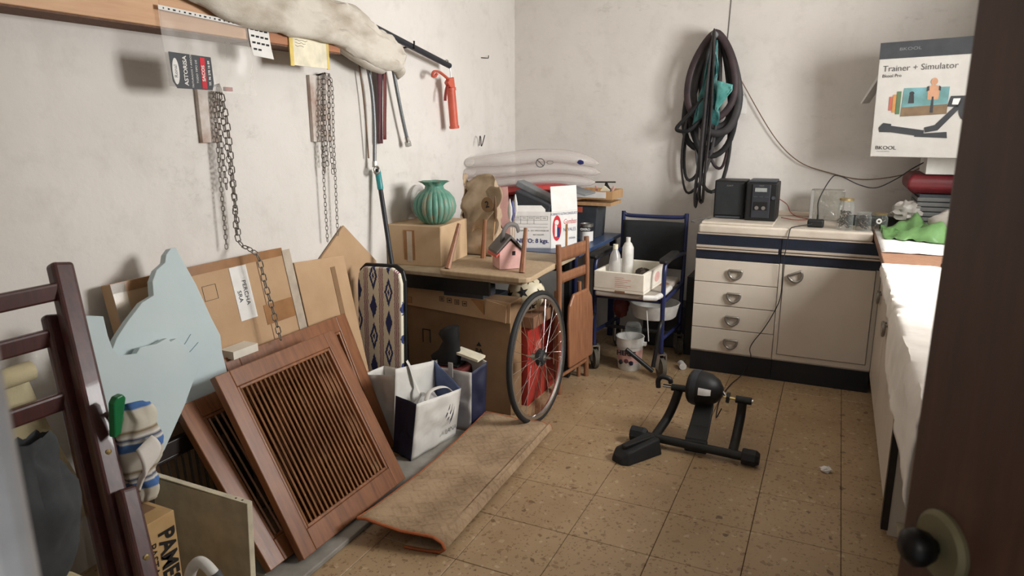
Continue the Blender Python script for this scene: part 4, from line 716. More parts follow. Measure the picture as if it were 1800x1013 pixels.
# ironing board
t = thing('ironing_board', 'folded ironing board with blue and white ikat cover', 'ironing board', mat=frame((-1.955, 2.60, 0.0), (1, 0.05, 0), (-0.03, 0.06, 1)))
def ib(w, top, bot): return [(-w, bot), (w, bot), (w, top - 0.08), (w * 0.9, top - 0.03), (w * 0.6, top - 0.004), (-w * 0.7, top - 0.008), (-w * 0.95, top - 0.04), (-w, top - 0.1)]
MB().prism(ib(0.125, 0.80, 0.03), -0.012, 0.012).build('cover', 'ikat', t, bevel=0.008, seg=3)
MB().prism(ib(0.135, 0.815, 0.02), 0.013, 0.03).build('board', 'black_paint', t, bevel=0.006)
for x in (0.12, -0.10): MB().tube([(x, 0.045, 0.0), (x * 0.82, 0.045, 0.75)], 0.010, 8).build('leg', 'black_paint', t, smooth=50)
# broom
t = thing('broom', 'grey broom pole with teal grip leaning on the wall', 'broom', (-1.87, 2.76, 0))
a = Vector((-1.87, 2.76, 0.02)); b = Vector((-2.125, 2.895, 1.245)); 
MB().tube([a, a.lerp(b, 0.92)], 0.012, 12).build('pole', 'slate_dark', t, True, smooth=40)
MB().tube([a.lerp(b, 0.915), a.lerp(b, 0.92), a.lerp(b, 0.985), b], [0.0135, 0.0155, 0.0155, 0.010], 14).build('grip', 'teal_plastic', t, True, smooth=40)
MB().box(-1.97, -1.77, 2.74, 2.78, 0.0, 0.045).build('head', 'black_plastic', t, True, bevel=0.008)
# ------------------------------------------------------------------ tote bags
def panel(P00, P10, P01, P11, amp, seed, n=14):
    P = [Vector(p) for p in (P00, P10, P01, P11)]; nn = (P[1] - P[0]).cross(P[2] - P[0]).normalized()
    def fn(u, v):
        p = P[0] * (1 - u) * (1 - v) + P[1] * u * (1 - v) + P[2] * (1 - u) * v + P[3] * u * v
        e = sin(pi * u) ** 0.6 * sin(pi * min(1, 0.05 + v * 0.93)) ** 0.5 if 0 < u < 1 else 0
        return p + nn * amp * e * (noise.noise(p * 11 + Vector((seed, 0, 0))) + 0.6 * noise.noise(p * 26 + Vector((0, seed, 0))))
    return MB().grid(fn, n, n)
def tote(label, base, top, mats, seed, group='tote bags by the ironing board'):
    t = thing('tote_bag', label, 'bag', tuple(Vector(base[0]).lerp(Vector(base[2]), 0.5)), group=group); N = ('side_panel', 'front_panel', 'side_panel', 'back_panel')
    for k in range(4):
        a, b = k, (k + 1) % 4; ta = top[k][0]; tb = top[k][1]
        panel(base[a], base[b], ta, tb, 0.024, seed + k).build(N[k], mats[k], t, True, smooth=70, solid=0.002)
    MB()._add([Vector(p) for p in base], [(0, 1, 2, 3)]).build('bottom', mats[3], t, True, solid=0.002); return t
z0 = 0.022
base = [(-1.70, 2.33, z0), (-1.575, 2.285, z0), (-1.53, 2.595, z0), (-1.655, 2.64, z0)]
A1, A2, B_, C_, D_ = (-1.668, 2.33, 0.42), (-1.672, 2.33, 0.295), (-1.53, 2.278, 0.30), (-1.495, 2.60, 0.262), (-1.65, 2.62, 0.37)
t = tote('white tote bag with navy side panel and script logo in front', base, [(A2, B_), (B_, C_), (C_, D_), (D_, A1)], ['navy', 'bag_white', 'bag_blue_inside', 'bag_white'], 1)
f0 = Vector((-1.575, 2.285, z0)); fu_ = (Vector((-1.508, 2.598, 0.2)) - Vector((-1.545, 2.28, 0.2))).normalized(); fn_ = Vector((fu_.y, -fu_.x, 0)); fc = Vector((-1.520, 2.53, 0.165)) + fn_ * 0.016
for k in range(3):
    q = [fc + fu_ * (x_ + 0.014 * k - 0.02) + Vector((0, 0, z_ - 0.018 * k + 0.02)) for x_, z_ in ((-0.03, -0.03), (-0.012, -0.012), (0.004, 0.012), (0.012, 0.042), (0.002, 0.016), (-0.014, -0.002))]
    MB()._add(q, [tuple(range(6))]).build('logo_stroke', 'navy', t, True, solid=0.001)
text('lettering', 'LANA', 0.032, 'ink_grey', t, fc + Vector((0, 0, -0.075)) - fu_ * 0.015, fu_, (0, 0, 1), True, shear=0.2)
MB().tube(bez([(-1.535, 2.36, 0.285), (-1.54, 2.40, 0.31), (-1.525, 2.45, 0.315), (-1.515, 2.50, 0.30), (-1.508, 2.53, 0.275)]), 0.011, 8, flat=0.25).build('handle', 'bag_white', t, True, smooth=60)
MB().tube(bez([(-1.668, 2.42, 0.43), (-1.655, 2.425, 0.40), (-1.645, 2.44, 0.33), (-1.63, 2.47, 0.24)]), 0.012, 8, flat=0.25).build('handle', 'bag_white', t, True, smooth=60)
single(MB().blob((-1.60, 2.46, 0.16), (0.05, 0.11, 0.11), 0.25, 3, 8), 'bag_filling', 'hazy_plastic', 'clear plastic wrapping inside the front tote bag', 'plastic', smooth=50)
base = [(-1.72, 2.685, 0.0), (-1.50, 2.70, 0.0), (-1.475, 2.80, 0.0), (-1.68, 2.87, 0.0)]
A_, B_, C_, D_ = (-1.72, 2.68, 0.315), (-1.492, 2.70, 0.305), (-1.462, 2.80, 0.335), (-1.68, 2.885, 0.36)
t = tote('white tote bag with wavy navy side beside the big carton', base, [(A_, B_), (B_, C_), (C_, D_), (D_, A_)], ['bag_white', 'navy', 'bag_white', 'bag_white'], 9)
for o_ in ((-1.69, 2.682), (-1.60, 2.688)): MB().box(o_[0] - 0.012, o_[0] + 0.012, o_[1] - 0.004, o_[1], 0.27, 0.345).build('handle', 'bag_white', t, True)
single(MB().box(-1.73, -1.56, 2.70, 2.85, 0.25, 0.30), 'book', 'maroon', 'dark red book lying inside the rear tote bag', 'book', bevel=0.003)
t = thing('boot', 'black ankle boot lying on top of the rear tote bag', 'boot', (-1.66, 2.78, 0.3))
MB().loft([[Vector((-1.66 + w * cos(a) * 1.0 + ox, 2.78 + d * sin(a), z)) for a in [2 * pi * k / 14 for k in range(14)]] for w, d, ox, z in ((0.075, 0.04, -0.02, 0.305), (0.085, 0.045, -0.02, 0.335), (0.06, 0.042, 0.0, 0.37), (0.042, 0.04, 0.012, 0.42), (0.055, 0.042, 0.0, 0.455), (0.05, 0.038, 0.004, 0.475), (0.028, 0.025, 0.03, 0.50))]).build('upper', 'black_rubber', t, True, smooth=60)
MB().box(-1.765, -1.59, 2.735, 2.825, 0.30, 0.312).build('sole', 'black_plastic', t, True, bevel=0.004)
single(MB().box(-0.07, 0.07, -0.04, 0.04, 0, 0.012, Matrix.Translation((-1.56, 2.80, 0.352)) @ Matrix.Rotation(0.2, 4, 'Y')), 'card_slip', 'cream_paper', 'cream card slip sticking out of the rear tote bag', 'card')
base = [(-1.92, 2.42, 0.0), (-1.74, 2.43, 0.0), (-1.74, 2.56, 0.0), (-1.90, 2.56, 0.0)]; top = [(p[0] - 0.0, p[1], 0.325) for p in base]; top[1] = (-1.745, 2.43, 0.345)
tote('plain off-white tote bag squeezed behind the rear shutter', base, [(top[0], top[1]), (top[1], top[2]), (top[2], top[3]), (top[3], top[0])], ['bag_white'] * 4, 21)
# ------------------------------------------------------------------ folded rug
def rugp(s):                                                    # cross-section of the folded rug: x offset, z
    P = [(-1.435, 0.088), (-1.40, 0.092), (-1.34, 0.080), (-1.27, 0.066), (-1.20, 0.066), (-1.15, 0.064), (-1.118, 0.046), (-1.108, 0.024), (-1.125, 0.010), (-1.17, 0.006), (-1.26, 0.006)]
    i = min(int(s * (len(P) - 1)), len(P) - 2); f = s * (len(P) - 1) - i; return P[i][0] + (P[i + 1][0] - P[i][0]) * f, P[i][1] + (P[i + 1][1] - P[i][1]) * f
def rg(u, v):
    x, z = rugp(u); y = 1.735 + 1.06 * v + 0.05 * (x + 1.43) / 0.3 * (1 if True else 0); x += -0.035 * v * (1 - 0.2 * u); k = 1 - 0.35 * sin(pi * v) if u < 0.6 else 1
    return Vector((x, y, max(0.005, z * (k if u < 0.55 else 1) * (1 - 0.25 * v if u < 0.6 else 1)) + 0.002 * noise.noise(Vector((x * 9, y * 9, 0)))))
t = thing('rug', 'worn beige patterned rug folded lengthwise on the tile floor', 'rug', (-1.28, 2.3, 0))
MB().grid(rg, 40, 40).build('pile', 'rug', t, True, smooth=70, solid=0.008)
for v in (0.0, 1.0): MB().tube([rg(k / 40, v) for k in range(41)], 0.0055, 6).build('binding', 'binding', t, True, smooth=60)
MB().tube([rg(0.0, k / 30) for k in range(31)], 0.0055, 6).build('binding', 'binding', t, True, smooth=60)
single(MB().blob((0.075, 2.98, 0.012), (0.022, 0.016, 0.014), 0.5, 4, 2, 12, 8, floor=0.0), 'paper_scrap', 'white_paper', 'tiny crumpled white paper scrap on the floor', 'paper')

# ------------------------------------------------------------------ desk, rear table and what is under them
DZ = 0.73
t = thing('desk', 'black-framed desk with dusty light top against left wall', 'desk', (-1.73, 3.25, 0))
MB().box(-2.155, -1.315, 2.895, 3.64, DZ - 0.022, DZ).build('top', 'desk_top', t, True, bevel=0.004)
for b_ in ((-2.15, -1.50, 2.905, 2.925), (-2.15, -1.36, 3.61, 3.63)): MB().box(*b_, DZ - 0.095, DZ - 0.022).build('apron', 'black_paint', t, True)
for x, y in ((-2.09, 2.925), (-2.09, 3.60), (-1.345, 3.60)): MB().box(x - 0.018, x + 0.018, y - 0.018, y + 0.018, 0, DZ - 0.022).build('leg', 'black_paint', t, True, bevel=0.003)
MB().tube([(-2.075, 2.905, 0.60), (-2.06, 2.90, 0.65), (-2.03, 2.895, 0.68)], 0.006, 8).build('stay', 'tin', t, True)
t = thing('side_table', 'blue-topped table behind the desk near back wall', 'table', (-1.73, 4.1, 0))
MB().box(-2.155, -1.315, 3.66, 4.56, DZ - 0.025, DZ).build('top', 'blue_top', t, True, bevel=0.004)
for x, y in ((-2.09, 3.70), (-1.36, 3.72), (-2.09, 4.52), (-1.36, 4.52)): MB().box(x - 0.02, x + 0.02, y - 0.02, y + 0.02, 0, DZ - 0.025).build('leg', 'wheel_blue', t, True, bevel=0.003)
# big carton under desk
t = thing('large_carton', 'large cardboard carton with transport symbols under the desk', 'box', (-1.72, 3.0, 0))
MB().box(-2.02, -1.405, 2.952, 3.085, 0.0, 0.60).build('carton', 'cardboard_dark', t, True, bevel=0.003)
MB().prism([(-2.022, 0.53), (-1.405, 0.495), (-1.40, 0.60), (-2.022, 0.638)], 2.944, 2.949).build('top_flap', 'cardboard', t, True)
MB().prism([(-1.545, 0.522), (-1.425, 0.495), (-1.42, 0.585), (-1.53, 0.605)], 2.938, 2.943).build('corner_flap', 'cardboard', t, True)
MB().prism([(-1.62, 0.60), (-1.55, 0.60), (-1.545, 0.525)], 2.938, 2.943).build('tape_patch', 'tape', t, True)
MB().box(-2.022, -1.98, 2.941, 2.944, 0.54, 0.575).build('tape_patch', 'tape', t, True)
for k in range(4):
    x = -1.808 + k * 0.045; s_ = MB(); z = 0.583 - 0.004 * k
    for a, b, c, d in ((0, 0.026, 0, 0.002), (0, 0.026, 0.024, 0.026), (0, 0.002, 0, 0.026), (0.024, 0.026, 0, 0.026)): s_.box(x + a, x + b, 2.9425, 2.944, z - 0.013 + c, z - 0.013 + d)
    if k % 2: s_.box(x + 0.005, x + 0.021, 2.9425, 2.944, z - 0.002, z + 0.002).prism([(x + 0.013, z - 0.006), (x + 0.021, z), (x + 0.013, z + 0.006)], 2.9425, 2.944)
    else: s_.box(x + 0.008, x + 0.011, 2.9425, 2.944, z - 0.008, z + 0.008).box(x + 0.015, x + 0.018, 2.9425, 2.944, z - 0.008, z + 0.008)
    s_.build('transport_symbol', 'ink', t, True)
s_ = MB()
for a, b, c, d in ((-1.925, -1.875, 0.40, 0.405), (-1.925, -1.92, 0.33, 0.405), (-1.88, -1.875, 0.33, 0.405)): s_.box(a, b, 2.950, 2.9525, c, d)
s_.prism([(-1.60, 0.352), (-1.57, 0.352), (-1.585, 0.375)], 2.950, 2.9525).build('printed_mark', 'ink', t, True)
text('lettering', 'BA', 0.034, 'ink', t, (-1.585, 2.9505, 0.325), (1, 0, 0), (0, 0, 1), True, bold=0.001)
MB().box(-1.425, -1.408, 2.950, 2.952, 0.17, 0.27).build('paper_label', 'white_paper', t, True)
t = thing('red_box', 'bright red box under the desk behind the bicycle wheel', 'box', (-1.5, 3.25, 0))
MB().box(-1.62, -1.375, 3.10, 3.46, 0.0, 0.43).build('carton', 'red_board', t, True, bevel=0.003)
MB().box(-1.374, -1.3735, 3.20, 3.28, 0.20, 0.33).build('faded_patch', 'photo_red', t, True)
single(MB().box(-1.66, -1.34, 3.095, 3.50, 0.432, 0.495), 'wooden_plank', 'worktop_wood', 'thick brown plank lying on the red box', 'plank', bevel=0.004)
t = thing('football', 'old cream football with black stars under desk corner', 'ball', (-1.425, 3.19, 0.597))
MB().blob((0, 0, 0), (0.099, 0.099, 0.099), 0.0, 1, 0, 32, 20).build('ball', 'football_white', t, smooth=80)
for a, b in ((-1.35, 0.25), (-0.35, 0.1), (-0.9, 1.0), (-0.8, -0.6), (-2.2, 0.0), (0.3, 0.7)):
    d = Vector((cos(a) * cos(b), sin(a) * cos(b), sin(b))); e1 = d.cross(Vector((0, 0, 1))).normalized(); e2 = d.cross(e1); pts = []
    for k in range(10):
        r_ = 0.036 if k % 2 == 0 else 0.014; q = 2 * pi * k / 10; pts.append((d + (e1 * cos(q) + e2 * sin(q)) * r_ / 0.1).normalized() * 0.1003)
    MB()._add([d * 0.1008] + pts, [(0, k + 1, (k + 1) % 10 + 1) for k in range(10)]).build('star_patch', 'black_rubber', t)
single(MB().box(-1.90, -1.68, 3.12, 3.5, 0.0, 0.52), 'dark_box', 'slate', 'dark grey box in shadow under the desk', 'box', bevel=0.006)
single(MB().box(-1.78, -1.55, 2.94, 3.08, 0.605, 0.66), 'folder_stack', 'slate', 'grey folders lying on the large carton under desk', 'folder', bevel=0.003)
# bicycle wheel
c0 = Vector((-1.246, 2.97, 0)); up = Vector((-0.045, 0, 0.999)).normalized(); RR = 0.333
wm = frame(tuple(c0 + up * RR), (0.03, 1, 0), up)               # local x = along the wheel plane, y = axle
t = thing('bicycle_wheel', 'spoked bicycle wheel with black tyre leaning by the desk', 'wheel', mat=wm)
ring = lambda R_, r_, n=64, y=0: [(R_ * cos(2 * pi * k / n), y, R_ * sin(2 * pi * k / n)) for k in range(n)]
MB().tube(ring(RR - 0.013, 0), 0.0135, 10, closed=True, up=(0, 1, 0)).build('tyre', 'black_rubber', t, smooth=60)
MB().loft([[Vector((q * cos(a), y, q * sin(a))) for q, y in ((0.312, -0.009), (0.312, 0.009), (0.296, 0.010), (0.291, 0.0), (0.296, -0.010))] for a in [2 * pi * k / 64 for k in range(64)]], closed=True).build('rim', 'steel', t, smooth=40)
MB().cyl((0, -0.035, 0), (0, 0.035, 0), 0.016).build('hub', 'tin', t, smooth=40)
MB().lathe([(0.0, 0.0), (0.040, 0.0), (0.045, 0.006), (0.042, 0.022), (0.030, 0.034), (0.0, 0.034)], 26, m=Matrix.Translation((0, 0.020 * 0, 0)) @ Matrix.Rotation(pi / 2, 4, 'X')).build('sprockets', 'black_rubber', t, smooth=30)
MB().cyl((0, -0.065, 0), (0, 0.065, 0), 0.0055, seg=10).build('axle', 'steel', t, smooth=40)
for k in range(32):
    s_ = 1 if k % 2 else -1; a = 2 * pi * k / 32; b = a + (0.95 if (k // 2) % 2 else -0.95)
    MB().cyl((0.019 * cos(b), 0.028 * s_, 0.019 * sin(b)), (0.293 * cos(a), 0.0, 0.293 * sin(a)), 0.0012, seg=4).build('spoke', 'chrome', t)
MB().cyl((0.30 * cos(-0.3), 0, 0.30 * sin(-0.3)), (0.262 * cos(-0.3), 0, 0.262 * sin(-0.3)), 0.003, seg=8).build('valve', 'steel', t)
# folded wooden chair standing beside the desk
A = Vector((-1.285, 3.33, 0)); Bq = Vector((-1.245, 3.665, 0)); ux = (Bq - A).normalized()
t = thing('folding_chair', 'folded brown wooden chair standing at the desk side', 'chair', mat=frame(tuple(A), tuple(ux), (-0.02, -0.0, 1))); CW = (Bq - A).length
for x in (0.0, CW): MB().tube(bez([(x, 0.0, 0.0), (x, 0.0, 0.45), (x, -0.004, 0.65), (x, 0.0, 0.84)]), 0.0155, 8).build('post', 'chair_wood', t, smooth=50)
def crail(z, h): return MB().grid(lambda u, v: Vector((CW * u, 0.03 * sin(pi * u), z + h * v - 0.012 * sin(pi * u))), 14, 3)
crail(0.745, 0.075).build('back_rail', 'chair_wood', t, smooth=60, solid=0.014); crail(0.625, 0.055).build('back_rail', 'chair_wood', t, smooth=60, solid=0.014)
MB().prism([(0.025, 0.15), (CW - 0.025, 0.15), (CW - 0.018, 0.40), (CW - 0.03, 0.50), (CW - 0.08, 0.56), (0.08, 0.56), (0.03, 0.50), (0.018, 0.40)], -0.055, -0.035).build('seat', 'chair_wood', t, bevel=0.010, seg=3)
for x in (0.03, CW - 0.03): MB().tube([(x, 0.035, 0.0), (x, 0.03, 0.58)], 0.013, 8).build('rear_leg', 'chair_wood', t, smooth=50)
MB().tube([(0.0, 0.0, 0.10), (CW, 0.0, 0.10)], 0.010, 8).build('stretcher', 'chair_wood', t, smooth=50)
# upturned stool on the desk
t = thing('stool', 'upturned wooden stool lying seat-down on the desk front', 'stool', (-1.52, 3.05, DZ))
MB().prism([(-1.775, 2.90), (-1.75, 2.865), (-1.72, 2.855), (-1.31, 2.845), (-1.275, 2.86), (-1.262, 2.89), (-1.285, 3.25), (-1.33, 3.28), (-1.72, 3.28), (-1.76, 3.25)], -DZ - 0.026, -DZ, m=Matrix(((1, 0, 0, 0), (0, 0, 1, 0), (0, -1, 0, 0), (0, 0, 0, 1)))).build('seat', 'stool_dusty', t, True, bevel=0.006, seg=3)
SZ = DZ + 0.026
for p, q in (((-1.73, 2.90, SZ), (-1.725, 3.02, 0.968)), ((-1.345, 2.96, SZ), (-1.365, 3.05, 0.962)), ((-1.70, 3.23, SZ), (-1.69, 3.24, 0.968))): MB().tube([p, q], [0.016, 0.010], 8).build('leg', 'chair_wood', t, True, smooth=30)
# house ornament
t = thing('house_ornament', 'little painted house with grey roof and strap on stool', 'ornament', mat=Matrix.Translation((-1.475, 3.06, SZ + 0.002)) @ Matrix.Rotation(0.75, 4, 'Z') @ Matrix.Scale(1.15, 4))
MB().prism([(-0.05, 0.0), (0.05, 0.0), (0.05, 0.075), (0.0, 0.125), (-0.05, 0.075)], -0.055, 0.055).build('walls', 'pink_plaster', t, bevel=0.002)
MB().prism([(-0.066, 0.068), (0.0, 0.136), (0.066, 0.068), (0.066, 0.08), (0.0, 0.15), (-0.066, 0.08)], -0.066, 0.066).build('roof', 'house_grey', t, bevel=0.002)
MB().prism([(-0.068, 0.055), (-0.052, 0.07), (-0.052, 0.078), (-0.068, 0.066)], -0.068, 0.068).build('eaves', 'house_red', t)
MB().box(0.008, 0.022, -0.0565, -0.055, 0.06, 0.078).build('window', 'mahogany_dark', t)
MB().tube(bez([(-0.03, -0.03, 0.115), (-0.025, -0.035, 0.16), (0.0, -0.03, 0.19), (0.035, -0.025, 0.185), (0.05, -0.02, 0.155)]), 0.010, 8, flat=0.35).build('strap', 'house_grey', t, smooth=60)
# tan carton, vase, spool, paper bag
t = thing('carton', 'tan cardboard carton on the desk under green vase', 'box', (-2.0, 3.2, DZ))
mc = frame((-2.158, 2.995, DZ), (1, 0.11, 0), (0, 0, 1))
MB().box(0.0, 0.315, 0.0, 0.36, 0.0, 0.215, mc).build('carton', 'cardboard_tan', t, True, bevel=0.003)
MB().box(0.10, 0.165, -0.0015, 0.0, 0.03, 0.19, mc).build('tape_patch', 'tape', t, True)
MB().box(0.12, 0.15, -0.0025, -0.0015, 0.02, 0.185, mc).build('tape_patch', 'clear_tape', t, True)
VZ = DZ + 0.217
t = thing('vase', 'ribbed turquoise ceramic vase with ruffled rim', 'vase', (-1.935, 3.13, VZ))
wob = lambda a, z: 1 + (0.07 * abs(sin(a * 11)) ** 0.6 - 0.04 if z < 0.17 else 0.0) + (0.10 * sin(a * 7) if z > 0.205 else 0)
MB().lathe([(0.0, 0.0), (0.052, 0.0), (0.082, 0.02), (0.107, 0.06), (0.113, 0.095), (0.103, 0.135), (0.08, 0.165), (0.052, 0.185), (0.048, 0.20), (0.058, 0.214), (0.078, 0.225), (0.066, 0.223), (0.042, 0.205), (0.04, 0.19), (0.0, 0.17)], 176, wob=wob).build('body', 'vase_glaze', t, smooth=50)
t = thing('wire_spool', 'clear plastic wire spool behind the turquoise vase', 'spool', (-2.075, 3.17, VZ))
sm2 = Matrix.Translation((-2.078, 3.30, VZ + 0.095)) @ Matrix.Rotation(radians(6), 4, 'Z') @ Matrix.Rotation(pi / 2, 4, 'Y')
for z in (-0.07, 0.06): MB().lathe([(0.0, z), (0.092, z), (0.094, z + 0.004), (0.092, z + 0.008), (0.0, z + 0.008)], 32, m=sm2).build('flange', 'hazy_plastic', t, True, smooth=40)
MB().lathe([(0.055, -0.062), (0.058, 0.0), (0.055, 0.06)], 28, m=sm2).build('winding', 'white_plastic', t, True, smooth=40)
t = thing('paper_bag', 'creased brown paper bag printed with number two', 'bag', (-1.86, 3.40, VZ))
def kb(u, v):
    k = [(-1, -1), (1, -1), (1, 1), (-1, 1), (-1, -1)]; q = u * 4; i_ = min(3, int(q)); f = q - i_; sx = k[i_][0] * (1 - f) + k[i_ + 1][0] * f; sy = k[i_][1] * (1 - f) + k[i_ + 1][1] * f
    n1 = noise.noise(Vector((u * 6, v * 5, 6))); n2 = noise.noise(Vector((u * 17, v * 13, 2))); w = interp([(0, 0.105), (0.5, 0.11), (0.8, 0.105), (0.9, 0.09), (1.0, 0.10)], v)
    return Vector((-1.83 + w * sx + 0.025 * n1 + 0.01 * n2, 3.47 + 0.055 * sy * (1 - 0.75 * v) + 0.02 * n1 + 0.008 * n2, DZ + 0.005 + (0.40 + 0.06 * sin(u * 9)) * v + 0.01 * n2 * v))
MB().grid(kb, 40, 26).build('bag', 'kraft', t, True, smooth=35, solid=0.002)
MB().grid(lambda u, v: Vector((-1.76 + 0.10 * u - 0.07 * v + 0.03 * sin(v * 5), 3.385 - 0.02 * u + 0.01 * sin(v * 7), 1.10 + 0.05 * u - 0.24 * v + 0.015 * sin(u * 5))), 8, 14).build('torn_flap', 'kraft', t, True, smooth=35, solid=0.002)
MB().prism(oval(-1.735, VZ + 0.085, 0.038, 0.042, 24), 3.355, 3.357).build('print_disc', 'cardboard_dark', t, True)
text('lettering', '2', 0.05, 'ink', t, (-1.735, 3.353, VZ + 0.085), (1, 0, 0.2), (-0.2, 0, 1), True, bold=0.001)
# feathers and paper
t = thing('feather', 'long brown feather on a thin stick beside paper bag', 'feather', (-1.70, 3.36, SZ), group='feathers on the desk')
MB().tube([(-1.705, 3.345, DZ), (-1.69, 3.36, 0.96)], 0.003, 6).build('stick', 'pale_wood', t, True)
MB().loft([[Vector((-1.69 + w * cos(a), 3.36, z)) if False else Vector((-1.688 + w * cos(a), 3.36 + 0.004 * sin(a), z)) for a in [2 * pi * k / 8 for k in range(8)]] for w, z in ((0.003, 0.94), (0.011, 0.97), (0.012, 1.0), (0.008, 1.04), (0.002, 1.08))]).build('vane', 'feather_brown', t, True, smooth=50)
t = thing('feather', 'white and blue feathers on thin sticks before the white carton', 'feather', (-1.60, 3.4, SZ), group='feathers on the desk')
for x, z, w, mt in ((-1.615, 1.065, 0.015, 'white_paper'), (-1.600, 1.055, 0.013, 'feather_blue'), (-1.585, 1.09, 0.013, 'white_paper')):
    MB().tube([(x - 0.01, 3.40, DZ), (x, 3.40, z - 0.1)], 0.002, 6).build('stick', 'pale_wood', t, True)
    MB().loft([[Vector((x + q * w * cos(a), 3.40 + 0.004 * sin(a) + (x + 1.6) * 0.3, z - 0.12 + 0.12 * f)) for a in [2 * pi * k / 8 for k in range(8)]] for q, f in ((0.3, 0.0), (1.0, 0.3), (0.9, 0.6), (0.1, 1.0))]).build('vane', mt, t, True, smooth=50)
single(MB().prism([(0.0, 0.02), (0.10, 0.0), (0.19, -0.20), (0.17, 0.16), (0.10, 0.15)], 0, 0.002, m=Matrix.Translation((-1.885, 3.55, 0.955)) @ Matrix.Rotation(0.2, 4, 'Z')), 'paper_sheet', 'pink_plaster', 'pale pink folded paper sheet propped beside feathers', 'paper')
single(MB().box(-1.93, -1.79, 3.585, 3.62, DZ, 0.98), 'drawing_board', 'maroon', 'maroon board standing behind the pink paper', 'board', bevel=0.002)
# white 8 kg carton
mk = frame((-1.80, 3.70, DZ), (0.94, 0.34, 0), (0, 0, 1)); KW, KD, KH = 0.285, 0.235, 0.222
t = thing('food_carton', 'white food carton marked 8 kgs with an open flap', 'box', mat=mk)
for n_, b_ in (('front_panel', (0, KW, 0, 0.004, 0, KH)), ('back_panel', (0, KW, KD - 0.004, KD, 0, KH)), ('side_panel', (0, 0.004, 0, KD, 0, KH)), ('side_panel', (KW - 0.004, KW, 0, KD, 0, KH)), ('bottom', (0, KW, 0, KD, 0, 0.004))): MB().box(*b_).build(n_, 'white_paper', t)
MB().box(0, KW - 0.035, -0.001, 0.003, 0, 0.04, Matrix.Translation((0, 0.0, KH)) @ Matrix.Rotation(radians(-22), 4, 'X')).build('front_flap', 'steel_grey' if False else 'white_paper', t)
SA = Matrix.Translation((KW, 0.0, 0)) @ Matrix.Rotation(radians(40), 4, 'Z')      # opened side: local x runs along the flap
sf = MB().box(0.0, 0.205, 0.0, 0.004, 0.0, KH, SA).build('opened_side', 'white_paper', t)
MB().box(0.005, 0.205, 0.0, 0.004, 0.0, 0.15, SA @ Matrix.Translation((0, 0, KH + 0.001)) @ Matrix.Rotation(radians(-6), 4, 'X')).build('raised_flap', 'white_paper', t)
s_ = MB()
for z in (0.195, 0.172, 0.148, 0.128): s_.box(0.02, KW - 0.02, -0.0008, 0, z, z + 0.0015)
for k in range(7): s_.box(0.02 + k * 0.0405, 0.0215 + k * 0.0405, -0.0008, 0, 0.148 if k < 5 else 0.172, 0.196)
s_.build('printed_table', 'ink_grey', t)
for k in range(6): text('lettering', ('TALLA', 'LOTE', 'FAO', 'FECHA', 'ZONA', 'CAJA')[k], 0.009, 'ink', t, (0.042 + 0.0405 * k, -0.001, 0.185), (1, 0, 0), (0, 0, 1))
text('lettering', 'CONSERVAR A -18 C DESCONGELAR', 0.012, 'ink', t, (KW / 2 + 0.03, -0.001, 0.108), (1, 0, 0), (0, 0, 1)); text('lettering', 'NO VOLVER', 0.012, 'ink', t, (KW - 0.075, -0.001, 0.083), (1, 0, 0), (0, 0, 1))
text('lettering', 'NETO: 8 kgs.', 0.036, 'ink_blue', t, (KW - 0.012, -0.001, 0.045), (1, 0, 0), (0, 0, 1), align='RIGHT', bold=0.001)
def sd3(x, z, d=-0.001): return SA @ Vector((x, d, z))
su = SA.to_3x3() @ Vector((1, 0, 0))
text('lettering', 'FORMATO ULTRACONGELADO', 0.022, 'ink_blue', sf, sd3(0.103, 0.205), su, (0, 0, 1), stretch=0.66); text('lettering', 'Gambas', 0.044, 'ink_red', sf, sd3(0.145, 0.155), su, (0, 0, 1), shear=0.3, stretch=0.72)
text('lettering', 'NAVALES', 0.030, 'ink_blue', sf, sd3(0.145, 0.105), su, (0, 0, 1), stretch=0.8); text('lettering', 'DENIA', 0.018, 'ink_blue', sf, sd3(0.165, 0.05), su, (0, 0, 1))
em = MB().prism(oval(0.045, 0.12, 0.034, 0.078, 24), -0.001, 0.0, m=SA).build('emblem', 'ink_red', sf)
MB().box(0.028, 0.045, -0.002, -0.001, 0.07, 0.145, SA).build('emblem_detail', 'white_paper', t); MB().box(0.045, 0.066, -0.002, -0.001, 0.065, 0.125, SA).build('emblem_detail', 'ink_blue', t)
MB().prism(oval(0.042, 0.155, 0.016, 0.016, 14), -0.002, -0.001, m=SA).build('emblem_detail', 'white_paper', t)
MB().box(0.112, 0.128, -0.0018, -0.001, 0.0, 0.14, SA).build('tape_strip', 'tape', t)
ym = Matrix(((0, 1, 0, 0), (1, 0, 0, 0), (0, 0, 1, 0), (0, 0, 0, 1)))
# grey cases in the carton
single(MB().box(-0.15, 0.13, -0.05, 0.05, -0.02, 0.02, Matrix.Translation((-1.66, 3.92, 1.05)) @ Matrix.Rotation(radians(24), 4, 'Y')), 'tool_case', 'steel_grey', 'light grey plastic case tilted above the white carton', 'case', bevel=0.006)
single(MB().box(-0.13, 0.12, -0.04, 0.04, -0.05, 0.05, Matrix.Translation((-1.66, 3.83, 0.985)) @ Matrix.Rotation(radians(20), 4, 'Y')), 'tool_case', 'slate', 'dark grey plastic case sticking out of white carton', 'case', bevel=0.008)
single(MB().box(-0.08, 0.08, -0.10, 0.10, -0.006, 0.006, Matrix.Translation((-1.46, 4.08, 1.06)) @ Matrix.Rotation(radians(14), 4, 'Y')), 'circuit_tray', 'steel_grey', 'flat grey-green panel behind the raised carton flap', 'panel', bevel=0.002)
